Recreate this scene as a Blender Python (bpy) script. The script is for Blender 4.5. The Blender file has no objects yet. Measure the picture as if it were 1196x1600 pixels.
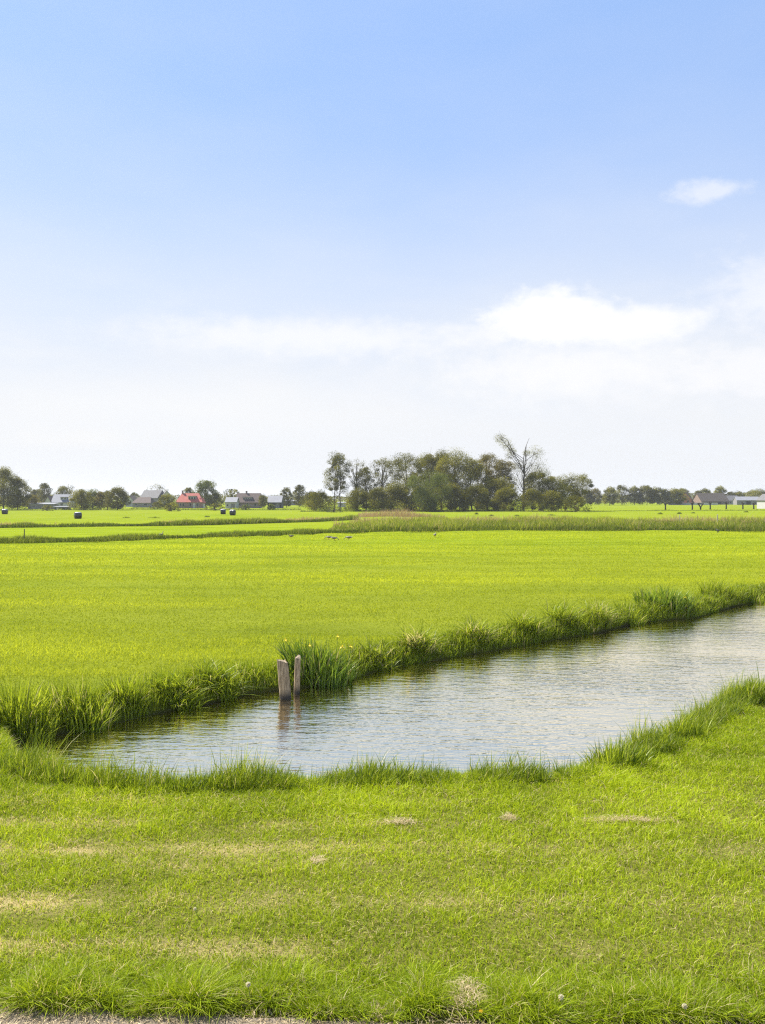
import bpy, math, random
import numpy as np
from mathutils import Vector

random.seed(7); rng = np.random.default_rng(7)
S = bpy.context.scene
C = S.collection
R = math.radians

# ------------------------------------------------------------------ camera
F, CX, HY, CAMZ, GZ = 1300.0, 598.0, 778.0, 4.30, 0.35
cam_d = bpy.data.cameras.new('camera'); cam = bpy.data.objects.new('camera', cam_d); C.objects.link(cam)
cam.location = (0, 0, CAMZ); cam.rotation_euler = (R(90), 0, 0)
cam_d.sensor_fit = 'AUTO'; cam_d.sensor_width = 36.0; cam_d.lens = F / 1600 * 36.0
cam_d.shift_y = -(800 - HY) / 1600.0
cam_d.clip_start = 0.1; cam_d.clip_end = 9000
S.camera = cam

# ------------------------------------------------------------------ exposure and sampling
S.view_settings.view_transform = 'Standard'; S.view_settings.look = 'None'
S.view_settings.gamma = 1.0; S.view_settings.use_curve_mapping = False
EXPO = 1.2
S.view_settings.exposure = EXPO
S.render.engine = 'CYCLES'
S.cycles.use_denoising = False; S.cycles.pixel_filter_type = 'BLACKMAN_HARRIS'; S.cycles.filter_width = 1.25
S.cycles.max_bounces = 6; S.cycles.diffuse_bounces = 3; S.cycles.glossy_bounces = 3
S.cycles.transmission_bounces = 4; S.cycles.volume_bounces = 0
S.cycles.sample_clamp_indirect = 6

# ------------------------------------------------------------------ sky and sun
SUN_AZ, SUN_EL = -56.0, 50.0          # degrees; azimuth clockwise from +Y (the view direction)
world = bpy.data.worlds.new("World"); S.world = world; world.use_nodes = True; world.cycles.sampling_method = 'NONE'
wt = world.node_tree; wt.nodes.clear()
def wn(t, **k):
    n = wt.nodes.new(t)
    for a, b in k.items(): setattr(n, a, b)
    return n
def wmath(op, a, b=None, c=None, clamp=False):
    n = wn('ShaderNodeMath', operation=op); n.use_clamp = clamp
    for i, v in enumerate((a, b, c)):
        if v is None: continue
        if isinstance(v, (int, float)): n.inputs[i].default_value = v
        else: wt.links.new(v, n.inputs[i])
    return n.outputs[0]
def wsmooth(v, lo, hi, a=0.0, b=1.0):
    n = wn('ShaderNodeMapRange', interpolation_type='SMOOTHSTEP')
    wt.links.new(v, n.inputs['Value'])
    n.inputs['From Min'].default_value = lo; n.inputs['From Max'].default_value = hi
    n.inputs['To Min'].default_value = a; n.inputs['To Max'].default_value = b
    return n.outputs[0]
def wmix(f, a, b):
    n = wn('ShaderNodeMix', data_type='RGBA')
    for s, v in ((n.inputs[0], f), (n.inputs[6], a), (n.inputs[7], b)):
        if isinstance(v, tuple): s.default_value = v
        elif isinstance(v, (int, float)): s.default_value = v
        else: wt.links.new(v, s)
    return n.outputs[2]
SKY_STR = 0.07
sky = wn('ShaderNodeTexSky', sky_type='NISHITA'); sky.sun_disc = False
sky.sun_elevation = R(SUN_EL); sky.sun_rotation = R(SUN_AZ % 360)
sky.air_density = 1.0; sky.dust_density = 1.0; sky.ozone_density = 2.0; sky.altitude = 0
tc = wn('ShaderNodeTexCoord')
sep = wn('ShaderNodeSeparateXYZ'); wt.links.new(tc.outputs['Generated'], sep.inputs[0])
az = wmath('MULTIPLY', wmath('ARCTAN2', sep.outputs[0], sep.outputs[1]), 180 / math.pi)
el = wmath('MULTIPLY', wmath('ARCSINE', sep.outputs[2]), 180 / math.pi)
ael = wn('ShaderNodeCombineXYZ'); wt.links.new(az, ael.inputs[0]); wt.links.new(el, ael.inputs[1])
def wnoise(scale, detail=5, rough=0.55, sx=1.0, sy=1.0, off=(0, 0)):
    m = wn('ShaderNodeMapping'); wt.links.new(ael.outputs[0], m.inputs[0])
    m.inputs['Scale'].default_value = (sx, sy, 1); m.inputs['Location'].default_value = (off[0], off[1], 0)
    n = wn('ShaderNodeTexNoise'); wt.links.new(m.outputs[0], n.inputs['Vector'])
    n.inputs['Scale'].default_value = scale; n.inputs['Detail'].default_value = detail; n.inputs['Roughness'].default_value = rough
    return n.outputs[0]
K = 1.0 / (SKY_STR * 2 ** EXPO)        # sky colour that displays as white
def kc(r, g, b): return (r * K, g * K, b * K, 1)
puff = wnoise(0.55, 6, 0.6, 1, 1.6)
wisp = wnoise(0.16, 5, 0.6, 0.55, 2.4, (3, 1))
broad = wnoise(0.07, 4, 0.55, 0.8, 2.2, (9, 4))
col = sky.outputs[0]
col = wmix(0.70, col, kc(0.405, 0.63, 1.10))
# thin veil thickening towards the horizon, broken up by the wisps
veil = wmath('ADD', wsmooth(el, 1.0, 29.0, 1.0, 0.0), wmath('MULTIPLY', wmath('SUBTRACT', broad, 0.5), 0.4))
veil = wmath('MULTIPLY', wmath('ADD', veil, 0.06), wsmooth(el, 10, 40, 1.0, 0.45), clamp=True)
col = wmix(veil, col, kc(0.89, 0.912, 0.948))
st = wmath('MULTIPLY', wsmooth(wisp, 0.48, 0.72), wsmooth(el, 9, 16, 0.5, 0.0))
col = wmix(st, col, kc(0.90, 0.93, 0.98))
def cloud(caz, cel, rx, ry, edge, amt, colr, k=1.5, nz=None):
    dx = wmath('DIVIDE', wmath('SUBTRACT', az, caz), rx); dy = wmath('DIVIDE', wmath('SUBTRACT', el, cel), ry)
    d = wmath('SQRT', wmath('ADD', wmath('MULTIPLY', dx, dx), wmath('MULTIPLY', dy, dy)))
    v = wmath('ADD', wmath('SUBTRACT', 1.0, d), wmath('MULTIPLY', wmath('SUBTRACT', nz or puff, 0.5), k))
    return wmath('MULTIPLY', wsmooth(v, 0.0, edge), amt)
def pa(px, py):
    x, z = (px - CX) / F, (HY - py) / F
    return math.degrees(math.atan(x)), math.degrees(math.atan2(z, math.hypot(1, x)))
def addcloud(px, py, rx, ry, edge, amt, c=(1.03, 1.03, 1.04), k=1.5, nz=None):
    global col
    a, e = pa(px, py)
    col = wmix(cloud(a, e, rx, ry, edge, amt, c, k, nz), col, kc(*c))
addcloud(880, 580, 20, 4.8, 1.2, 0.85, (0.955, 0.965, 0.99), 0.9)
addcloud(300, 640, 26, 4.0, 1.4, 0.8, (0.97, 0.975, 0.985), 0.8, broad)
addcloud(900, 580, 12, 2.6, 1.0, 0.7, (1.0, 1.0, 1.02), 1.2)
addcloud(858, 494, 5.4, 2.2, 0.55, 0.97, (1.05, 1.05, 1.06), 0.95)
addcloud(770, 520, 5.0, 1.0, 0.9, 0.6, (1.0, 1.0, 1.02), 1.2)
addcloud(990, 508, 5.6, 1.6, 0.6, 0.9, (1.03, 1.03, 1.05), 0.7)
addcloud(1105, 298, 2.9, 0.95, 0.8, 0.62, (0.95, 0.97, 1.03), 1.5)
addcloud(1200, 450, 5.0, 3.4, 1.0, 0.7, (0.95, 0.97, 1.03), 1.6)
addcloud(1180, 580, 7, 2.6, 0.9, 0.75, (0.98, 0.985, 1.02), 1.4)
addcloud(480, 528, 17, 1.9, 0.9, 0.9, (0.96, 0.975, 1.02), 1.0)
addcloud(120, 685, 6, 1.0, 1.0, 0.6, (0.95, 0.95, 0.95), 1.4)
# the low sky is brighter than the picture can show
lowb = wsmooth(el, 2.0, 14.0, 1.0, 1.0)
mv = wn('ShaderNodeVectorMath', operation='SCALE'); wt.links.new(col, mv.inputs[0]); wt.links.new(lowb, mv.inputs['Scale']); col = mv.outputs[0]
bg = wn('ShaderNodeBackground'); bg.inputs[1].default_value = SKY_STR
wt.links.new(col, bg.inputs[0])
wo = wn('ShaderNodeOutputWorld'); wt.links.new(bg.outputs[0], wo.inputs[0])

sun_d = bpy.data.lights.new('sun', 'SUN'); sun = bpy.data.objects.new('sun', sun_d); C.objects.link(sun)
sun_d.energy = 4.6; sun_d.angle = R(0.5); sun_d.color = (1.0, 0.95, 0.86)
sd = Vector((math.sin(R(SUN_AZ)) * math.cos(R(SUN_EL)), math.cos(R(SUN_AZ)) * math.cos(R(SUN_EL)), math.sin(R(SUN_EL))))
sun.rotation_euler = sd.to_track_quat('Z', 'Y').to_euler(); sun.location = (0, 0, 60)

# ------------------------------------------------------------------ helpers
def at(px, py, z=GZ):
    Y = (CAMZ - z) * F / (py - HY)
    return (px - CX) / F * Y, Y
def hash2(ix, iy, seed):
    h = (ix.astype(np.int64) * 374761393 + iy.astype(np.int64) * 668265263 + seed * 974634541) & 0x7fffffff
    h = ((h ^ (h >> 13)) * 1274126177) & 0x7fffffff
    return ((h ^ (h >> 16)) & 0xffff) / 65535.0
def vnoise(x, y, s, seed=0):
    x = np.asarray(x, float) / s; y = np.asarray(y, float) / s
    ix, iy = np.floor(x), np.floor(y); fx, fy = x - ix, y - iy
    fx = fx * fx * (3 - 2 * fx); fy = fy * fy * (3 - 2 * fy)
    a, b = hash2(ix, iy, seed), hash2(ix + 1, iy, seed); c, d = hash2(ix, iy + 1, seed), hash2(ix + 1, iy + 1, seed)
    return (a * (1 - fx) + b * fx) * (1 - fy) + (c * (1 - fx) + d * fx) * fy
def fnoise(x, y, s, seed=0):
    return 0.55 * vnoise(x, y, s, seed) + 0.3 * vnoise(x, y, s * 0.47, seed + 11) + 0.15 * vnoise(x, y, s * 0.21, seed + 23)

def tag(o, label=None, cat=None, group=None, kind=None):
    if label: o['label'] = label
    if cat: o['category'] = cat
    if group: o['group'] = group
    if kind: o['kind'] = kind
    return o
def empty(name, label, cat, loc, rz=0.0, group=None):
    o = bpy.data.objects.new(name, None); C.objects.link(o); o.location = loc; o.rotation_euler = (0, 0, rz)
    o.empty_display_size = 0.2
    return tag(o, label, cat, group)
def copy_tree(o, parent=None):
    c = o.copy(); C.objects.link(c); c.parent = parent
    for ch in o.children: copy_tree(ch, c)
    return c

class MB:
    def __init__(s): s.V = []; s.F = []; s.A = {}; s.n = 0
    def add(s, V, Fs, **attr):                       # Fs: list of (m,k) int arrays
        V = np.asarray(V, float).reshape(-1, 3)
        for f in Fs: s.F.append(np.asarray(f, np.int64) + s.n)
        s.V.append(V); s.n += len(V)
        for k in set(list(attr) + list(s.A)):
            lst = s.A.setdefault(k, [])
            have = sum(len(a) for a in lst)
            if have < s.n - len(V): lst.append(np.zeros(s.n - len(V) - have))
            v = attr.get(k, 0.0)
            lst.append(np.full(len(V), float(v)) if np.isscalar(v) else np.asarray(v, float))
    def poly(s, V, faces, **attr):
        by = {}
        for f in faces: by.setdefault(len(f), []).append(f)
        s.add(V, [np.array(v) for v in by.values()], **attr)
    def box(s, x0, x1, y0, y1, z0, z1, **a):
        V = [(x, y, z) for z in (z0, z1) for y in (y0, y1) for x in (x0, x1)]
        s.poly(V, [(0, 2, 3, 1), (4, 5, 7, 6), (0, 1, 5, 4), (1, 3, 7, 5), (3, 2, 6, 7), (2, 0, 4, 6)], **a)
    def prism(s, poly, axis, lo, hi, **a):           # polygon (u,z), extruded along axis
        n = len(poly)
        if axis == 'x': V = [(lo, u, z) for u, z in poly] + [(hi, u, z) for u, z in poly]
        else: V = [(u, lo, z) for u, z in poly] + [(u, hi, z) for u, z in poly]
        Fc = [tuple(range(n)), tuple(range(2 * n - 1, n - 1, -1))] + [(i, i + n, (i + 1) % n + n, (i + 1) % n) for i in range(n)]
        s.poly(V, Fc, **a)
    def tube(s, pts, rad, seg=6, cap=True, **a):
        pts = np.asarray(pts, float); rad = np.broadcast_to(np.asarray(rad, float), (len(pts),))
        T = np.gradient(pts, axis=0); T /= np.linalg.norm(T, axis=1)[:, None] + 1e-9
        ref = np.array([1.0, 0, 0]) if abs(T[0][0]) < 0.8 else np.array([0, 1.0, 0])
        V = []
        th = np.arange(seg) / seg * 2 * np.pi
        for p, t, r in zip(pts, T, rad):
            u = ref - t * ref.dot(t); u /= np.linalg.norm(u) + 1e-9; v = np.cross(t, u)
            V.append(p + r * (np.cos(th)[:, None] * u + np.sin(th)[:, None] * v))
        m = len(pts); V = np.concatenate(V)
        i = np.arange(m - 1)[:, None] * seg; j = np.arange(seg)[None]; k = (j + 1) % seg
        Q = np.stack([i + j, i + k, i + seg + k, i + seg + j], -1).reshape(-1, 4)
        Fs = [Q]
        if cap: Fs.append(np.array([list(range(seg - 1, -1, -1)), list(range((m - 1) * seg, m * seg))]))
        s.add(V, Fs, **a)
    def build(s, name, mat, parent=None, smooth=False, **k):
        me = bpy.data.meshes.new(name)
        V = np.concatenate(s.V); me.vertices.add(len(V)); me.vertices.foreach_set('co', V.astype(np.float32).ravel())
        tot = np.concatenate([np.full(len(f), f.shape[1]) for f in s.F]); loops = np.concatenate([f.ravel() for f in s.F])
        start = np.concatenate([[0], np.cumsum(tot)[:-1]])
        me.loops.add(len(loops)); me.loops.foreach_set('vertex_index', loops.astype(np.int32))
        me.polygons.add(len(tot)); me.polygons.foreach_set('loop_start', start.astype(np.int32))
        me.polygons.foreach_set('use_smooth', np.full(len(tot), bool(smooth or 'dry' in s.A)))
        for kk, lst in s.A.items():
            at_ = me.attributes.new(kk, 'FLOAT', 'POINT'); at_.data.foreach_set('value', np.concatenate(lst).astype(np.float32))
        me.update(calc_edges=True)
        if mat: me.materials.append(mat)
        o = bpy.data.objects.new(name, me); C.objects.link(o)
        if parent: o.parent = parent
        return tag(o, **k) if k else o

def blades(mb, P, h, w, lean, nseg=2, tone=0.5, dry=0.0, ang=None, taper=0.75):
    """vectorised grass blades: P (n,3) roots, h heights, w widths, lean (n,2) tip offset as a share of h"""
    n = len(P); h = np.broadcast_to(h, (n,)); w = np.broadcast_to(w, (n,))
    ang = rng.uniform(0, np.pi, n) if ang is None else ang
    side = np.stack([np.cos(ang), np.sin(ang), np.zeros(n)], 1)
    L = np.stack([lean[:, 0], lean[:, 1], np.zeros(n)], 1); lm = np.linalg.norm(L, axis=1)
    ts = np.linspace(0, 1, nseg + 1); rows = []
    for t in ts[:-1]:
        z = h * (t - 0.35 * np.minimum(lm, 1.6) * t * t)
        c = P + L * (h * t * t)[:, None]; c = c + np.stack([np.zeros(n), np.zeros(n), z], 1)
        hw = (w * (0.75 + 0.5 * t if t < 0.4 else (1 - t) ** taper * 1.3) * 0.5)[:, None]
        rows += [c - side * hw, c + side * hw]
    z = h * (1 - 0.35 * np.minimum(lm, 1.6)); tip = P + L * h[:, None] + np.stack([np.zeros(n), np.zeros(n), z], 1)
    rows.append(tip)
    V = np.stack(rows, 1); k = V.shape[1]; b = np.arange(n)[:, None] * k
    Fs = [np.concatenate([b + np.array([[2 * i, 2 * i + 1, 2 * i + 3, 2 * i + 2]]) for i in range(nseg - 1)])] if nseg > 1 else []
    Fs.append(b + np.array([[2 * nseg - 2, 2 * nseg - 1, 2 * nseg]]))
    mb.add(V.reshape(-1, 3), Fs, tone=np.repeat(np.broadcast_to(tone, (n,)), k), dry=np.repeat(np.broadcast_to(dry, (n,)), k))
def rlean(n, lo, hi, bias=(0, 0)):
    a = rng.uniform(0, 2 * np.pi, n); m = rng.uniform(lo, hi, n)
    return np.stack([np.cos(a) * m + bias[0], np.sin(a) * m + bias[1]], 1)

# ------------------------------------------------------------------ materials
def mat(name):
    m = bpy.data.materials.new(name); m.use_nodes = True; t = m.node_tree
    return m, t, t.nodes['Principled BSDF']
def N(t, typ, **k):
    n = t.nodes.new(typ)
    for a, b in k.items(): setattr(n, a, b)
    return n
def noise(t, scale, detail=4, rough=0.6, vec=None):
    n = N(t, 'ShaderNodeTexNoise'); n.inputs['Scale'].default_value = scale; n.inputs['Detail'].default_value = detail
    n.inputs['Roughness'].default_value = rough
    if vec: t.links.new(vec, n.inputs['Vector'])
    return n.outputs[0]
def ramp(t, f, stops):
    n = N(t, 'ShaderNodeValToRGB'); t.links.new(f, n.inputs[0]); e = n.color_ramp.elements
    while len(e) < len(stops): e.new(0.5)
    for x, (p, c) in zip(e, stops): x.position = p; x.color = (*c, 1)
    return n.outputs[0]
def mix(t, f, a, b, mode='MIX'):
    n = N(t, 'ShaderNodeMix', data_type='RGBA', blend_type=mode)
    for s, v in ((n.inputs[0], f), (n.inputs[6], a), (n.inputs[7], b)):
        if isinstance(v, tuple): s.default_value = (*v[:3], 1)
        elif isinstance(v, (int, float)): s.default_value = v
        else: t.links.new(v, s)
    return n.outputs[2]
def attr(t, name):
    return N(t, 'ShaderNodeAttribute', attribute_name=name).outputs['Fac']
def foliage(name, c0, c1, straw=(0.42, 0.34, 0.14), trans=0.35, rough=0.55, spec=0.3):
    m, t, p = mat(name)
    c = ramp(t, attr(t, 'tone'), [(0.0, c0), (1.0, c1)])
    c = mix(t, attr(t, 'dry'), c, straw)
    t.links.new(c, p.inputs['Base Color']); p.inputs['Roughness'].default_value = rough
    p.inputs['Specular IOR Level'].default_value = spec
    tr = N(t, 'ShaderNodeBsdfTranslucent')
    t.links.new(mix(t, 1.0, c, (1.18, 1.10, 0.75), 'MULTIPLY'), tr.inputs[0])
    ms = N(t, 'ShaderNodeMixShader'); ms.inputs[0].default_value = trans
    t.links.new(p.outputs[0], ms.inputs[1]); t.links.new(tr.outputs[0], ms.inputs[2])
    t.links.new(ms.outputs[0], t.nodes['Material Output'].inputs[0])
    return m
def plain(name, c, rough=0.7, var=0.25, scale=1.5, metal=0.0, spec=0.5, bump=0.0):
    m, t, p = mat(name)
    g = N(t, 'ShaderNodeTexCoord').outputs['Object']
    n = noise(t, scale, 5, 0.65, g)
    lo = tuple(x * (1 - var) for x in c); hi = tuple(min(1, x * (1 + var)) for x in c)
    t.links.new(ramp(t, n, [(0.3, lo), (0.7, hi)]), p.inputs['Base Color'])
    p.inputs['Roughness'].default_value = rough; p.inputs['Metallic'].default_value = metal
    p.inputs['Specular IOR Level'].default_value = spec
    if bump:
        b = N(t, 'ShaderNodeBump'); b.inputs['Strength'].default_value = bump; t.links.new(n, b.inputs['Height'])
        t.links.new(b.outputs[0], p.inputs['Normal'])
    return m
LAWN = foliage('lawn blades', (0.190, 0.265, 0.008), (0.500, 0.600, 0.022), (0.70, 0.56, 0.33), trans=0.42, spec=0.10)
FIELD = foliage('meadow blades', (0.180, 0.235, 0.010), (0.470, 0.520, 0.034), (0.42, 0.42, 0.06), trans=0.5, spec=0.0)
BANK = foliage('bank sedge', (0.095, 0.155, 0.008), (0.360, 0.430, 0.030), (0.60, 0.52, 0.28), spec=0.3, rough=0.45, trans=0.5)
IRIS = foliage('iris leaf', (0.065, 0.130, 0.010), (0.230, 0.320, 0.030), (0.40, 0.34, 0.18), spec=0.5, rough=0.4)
REED = foliage('reed leaf', (0.090, 0.130, 0.010), (0.330, 0.380, 0.045), (0.52, 0.40, 0.22), trans=0.5, spec=0.15)
DITCH = foliage('ditch sedge', (0.060, 0.095, 0.008), (0.240, 0.290, 0.034), (0.42, 0.36, 0.18), trans=0.4, spec=0.1)
STRAW = foliage('dry straw', (0.40, 0.29, 0.15), (0.62, 0.50, 0.30), trans=0.15)
FLOWER = plain('iris petal yellow', (0.80, 0.62, 0.03), 0.5, 0.1, 20)
DARKLEAF = foliage('dark leaf', (0.040, 0.046, 0.003), (0.245, 0.235, 0.020), trans=0.42, spec=0.02)
MIDLEAF = foliage('mid green leaf', (0.060, 0.066, 0.005), (0.310, 0.295, 0.034), trans=0.42, spec=0.02)
LIGHTLEAF = foliage('pale green leaf', (0.095, 0.125, 0.022), (0.180, 0.205, 0.045), trans=0.42, spec=0.02)
GOLDLEAF = foliage('young golden leaf', (0.120, 0.110, 0.020), (0.240, 0.200, 0.040), trans=0.42, spec=0.02)
GREYLEAF = foliage('sparse grey green leaf', (0.056, 0.058, 0.008), (0.220, 0.210, 0.038), trans=0.42, spec=0.02)
BARK = plain('bark', (0.085, 0.066, 0.048), 0.9, 0.4, 3)
DARKBARK = plain('pollard bark', (0.035, 0.027, 0.022), 0.9, 0.4, 4)

# ------------------------------------------------------------------ terrain
far_w = [at(x, y, 0) for x, y in ((28, 1163), (70, 1152), (150, 1138), (250, 1115), (330, 1100), (385, 1086), (430, 1080),
         (470, 1076), (550, 1064), (600, 1045), (680, 1033), (780, 1016), (870, 1000), (940, 989), (1000, 973), (1090, 966), (1150, 948), (1196, 938), (1400, 905), (1900, 868))]
near_l = [at(x, y) for x, y in ((8, 1190), (50, 1212), (120, 1227), (250, 1231), (500, 1223), (700, 1216), (860, 1213), (930, 1204), (1000, 1181), (1070, 1149),
          (1140, 1108), (1196, 1076), (1300, 1034), (1500, 985), (2000, 915))]
near_w = []
for i, (x, y) in enumerate(near_l):                    # waterline is offset from the lip towards the water
    a = near_l[max(i - 1, 0)]; b = near_l[min(i + 1, len(near_l) - 1)]
    tx, ty = b[0] - a[0], b[1] - a[1]; l = math.hypot(tx, ty)
    near_w.append((x - ty / l * 0.42, y + tx / l * 0.42))
CH = np.array(far_w + near_w[::-1])
NF = len(far_w)
def sdist(x, y):
    """signed distance to the channel: negative over the water"""
    x = np.asarray(x, float); y = np.asarray(y, float); d = np.full(x.shape, 1e9); ins = np.zeros(x.shape, bool)
    n = len(CH)
    for i in range(n):
        (x0, y0), (x1, y1) = CH[i], CH[(i + 1) % n]
        dx, dy = x1 - x0, y1 - y0
        t = np.clip(((x - x0) * dx + (y - y0) * dy) / (dx * dx + dy * dy), 0, 1)
        d = np.minimum(d, np.hypot(x - x0 - t * dx, y - y0 - t * dy))
        c = ((y0 > y) != (y1 > y)) & (x < (x1 - x0) * (y - y0) / (y1 - y0 + 1e-12) + x0)
        ins ^= c
    return np.where(ins, -d, d)
def nearsd(x, y):
    x = np.asarray(x, float); y = np.asarray(y, float)
    m = (np.abs(x) < 120) & (y < 120)
    out = np.full(x.shape, 50.0); out[m] = sdist(x[m], y[m]) if m.any() else 50
    return out
def height(x, y, s=None):
    x = np.asarray(x, float); y = np.asarray(y, float)
    s = nearsd(x, y) if s is None else s
    s = s + (fnoise(x, y, 0.8, 5) - 0.5) * 0.22
    z = np.interp(s, [-1.3, -0.45, 0.0, 0.22, 0.55], [-0.75, -0.42, -0.02, 0.24, GZ])
    bump = (fnoise(x, y, 1.1, 3) - 0.5) * 0.05 + (fnoise(x, y, 7.0, 4) - 0.5) * 0.10
    k = np.clip(s / 0.8, 0, 1)
    d1 = np.interp(x, DL[:, 0], DL[:, 1])
    dd = np.abs(y - d1); z = z - 0.45 * np.clip(1 - dd / 0.9, 0, 1) * (y > 60)
    return z + bump * k * np.clip(1 - (y - 200) / 200, 0, 1)
# line of the nearest field ditch behind the meadow, as seen from the lawn
DLPX = ((-300, 853), (0, 848), (180, 845), (260, 842), (330, 839), (450, 835), (520, 832.5), (650, 830), (800, 828.5), (950, 828), (1196, 830), (1500, 833))
DL = np.array([at(*p) for p in DLPX])
DL2 = np.array([at(*p) for p in ((-300, 827), (0, 825), (160, 823), (330, 820), (420, 817), (520, 813))])

def dryness(x, y):
    """straw lying in mown rows across the near lawn"""
    r = np.zeros(np.shape(x))
    for px, amp, wd in ((1255, .25, .10), (1288, .55, .10), (1328, .75, .14), (1352, .4, .10), (1412, .75, .12), (1484, .65, .10)):
        yy = at(598, px)[1] + 0.10 * (fnoise(x, np.zeros_like(x) + px, 1.7, 31) - 0.5)
        r = np.maximum(r, amp * 0.66 * np.exp(-((y - yy) / (1.4 * wd)) ** 2) * np.clip((fnoise(x, y * 2.0, 1.2, px) - 0.28) * 3.0, 0, 1))
    left = np.clip(0.85 - (x + 1.0) / 4.5, 0.28, 1.25)
    return np.clip(r * left * (y < 12), 0, 1)

def is_far(x, y):                                     # on the far side of the channel
    fx = np.array(far_w); return y > np.interp(x, fx[:, 0], fx[:, 1]) - 0.05
def axis(lo, hi, step, far, g=1.16):
    a = list(np.arange(lo, hi + 1e-6, step)); s = step
    while a[-1] < far: s *= g; a.append(min(a[-1] + s, far))
    return a
xs = axis(0, 17, 0.14, 2500); xs = [-v for v in xs[:0:-1]] + xs
ys = axis(4.5, 40, 0.15, 2600, 1.06); b = [4.5]; s_ = 0.3
while b[-1] > -60: b.append(b[-1] - s_); s_ *= 1.4
ys = b[:0:-1] + ys
X, Y = np.meshgrid(np.array(xs), np.array(ys)); Z = height(X, Y)
ny, nx = X.shape
i = np.arange(ny - 1)[:, None] * nx; j = np.arange(nx - 1)[None]
Q = np.stack([i + j, i + j + 1, i + nx + j + 1, i + nx + j], -1).reshape(-1, 4)
g = MB(); sdv = nearsd(X, Y)
g.add(np.stack([X, Y, Z], -1), [Q], dry=dryness(X, Y).ravel(), far=np.clip((Y - 115) / 40, 0, 1).ravel() * 0.5, thatch=np.where(is_far(X, Y), 0.35 * np.clip((80 - Y) / 50, 0, 1), 0.9).ravel(), mud=np.clip(1 - (sdv + 0.05) / 0.3, 0, 1).ravel())
m, t, p = mat('pasture ground')
geo = N(t, 'ShaderNodeNewGeometry').outputs['Position']
mp = N(t, 'ShaderNodeMapping'); mp.inputs['Scale'].default_value = (0.35, 1, 1); t.links.new(geo, mp.inputs[0])
n1 = noise(t, 0.35, 6, 0.62, mp.outputs[0]); n2 = noise(t, 9.0, 4, 0.7, geo); n3 = noise(t, 0.03, 3, 0.5, mp.outputs[0])
c = ramp(t, n1, [(0.30, (0.150, 0.195, 0.010)), (0.52, (0.215, 0.258, 0.016)), (0.75, (0.275, 0.308, 0.024))])
c = mix(t, 1.0, c, ramp(t, n2, [(0.3, (0.72, 0.76, 0.7)), (0.7, (1.1, 1.08, 1.0))]), 'MULTIPLY')
c = mix(t, 1.0, c, ramp(t, n3, [(0.35, (0.88, 0.94, 0.9)), (0.7, (1.08, 1.05, 1.0))]), 'MULTIPLY')
dull = N(t, 'ShaderNodeMath', operation='MULTIPLY'); t.links.new(attr(t, 'far'), dull.inputs[0])
mp2 = N(t, 'ShaderNodeMapping'); mp2.inputs['Scale'].default_value = (0.3, 1, 1); t.links.new(geo, mp2.inputs[0])
t.links.new(ramp(t, noise(t, 0.06, 5, 0.65, mp2.outputs[0]), [(0.4, (0.1, 0.1, 0.1)), (0.62, (1, 1, 1))]), dull.inputs[1])
c = mix(t, dull.outputs[0], c, (0.175, 0.200, 0.022))
c = mix(t, attr(t, 'thatch'), c, (0.115, 0.105, 0.030))
c = mix(t, attr(t, 'dry'), c, (0.46, 0.36, 0.17))
c = mix(t, attr(t, 'mud'), c, (0.030, 0.024, 0.014))
t.links.new(c, p.inputs['Base Color']); p.inputs['Roughness'].default_value = 0.9; p.inputs['Specular IOR Level'].default_value = 0.0
bp = N(t, 'ShaderNodeBump'); bp.inputs['Strength'].default_value = 0.6; bp.inputs['Distance'].default_value = 0.05
t.links.new(n2, bp.inputs['Height']); t.links.new(bp.outputs[0], p.inputs['Normal'])
GROUND = m
g.build('ground', m, smooth=True, kind='structure')

# water in the channel
w = MB(); w.poly([(-32, 8.5, 0), (80, 8.5, 0), (80, 70, 0), (-32, 70, 0)], [(0, 1, 2, 3)])
m, t, p = mat('rippled ditch water')
p.inputs['Base Color'].default_value = (0.040, 0.032, 0.018, 1); p.inputs['Roughness'].default_value = 0.9; p.inputs['Specular IOR Level'].default_value = 0.0
gl = N(t, 'ShaderNodeBsdfGlossy'); gl.inputs['Color'].default_value = (1.0, 0.895, 0.685, 1); gl.inputs['Roughness'].default_value = 0.03
lw = N(t, 'ShaderNodeLayerWeight'); lw.inputs['Blend'].default_value = 0.78
wm_ = N(t, 'ShaderNodeMixShader'); fr = N(t, 'ShaderNodeMapRange'); t.links.new(lw.outputs['Fresnel'], fr.inputs[0]); fr.inputs[3].default_value = 0.55; fr.inputs[4].default_value = 1.5; fr.clamp = True; t.links.new(fr.outputs[0], wm_.inputs[0]); t.links.new(p.outputs[0], wm_.inputs[1]); t.links.new(gl.outputs[0], wm_.inputs[2])
t.links.new(wm_.outputs[0], t.nodes['Material Output'].inputs[0])
geo = N(t, 'ShaderNodeNewGeometry').outputs['Position']
def wave(sx, sy, scale, det, rot=0.0):
    mp = N(t, 'ShaderNodeMapping'); mp.inputs['Scale'].default_value = (sx, sy, 1); mp.inputs['Rotation'].default_value = (0, 0, R(rot))
    t.links.new(geo, mp.inputs[0]); return noise(t, scale, det, 0.55, mp.outputs[0])
h = N(t, 'ShaderNodeMath', operation='ADD'); t.links.new(wave(0.5, 1.5, 3.0, 3, 8), h.inputs[0])
h2 = N(t, 'ShaderNodeMath', operation='MULTIPLY'); t.links.new(wave(0.7, 1.6, 9.0, 2, -6), h2.inputs[0]); h2.inputs[1].default_value = 0.35
t.links.new(h2.outputs[0], h.inputs[1])
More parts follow.
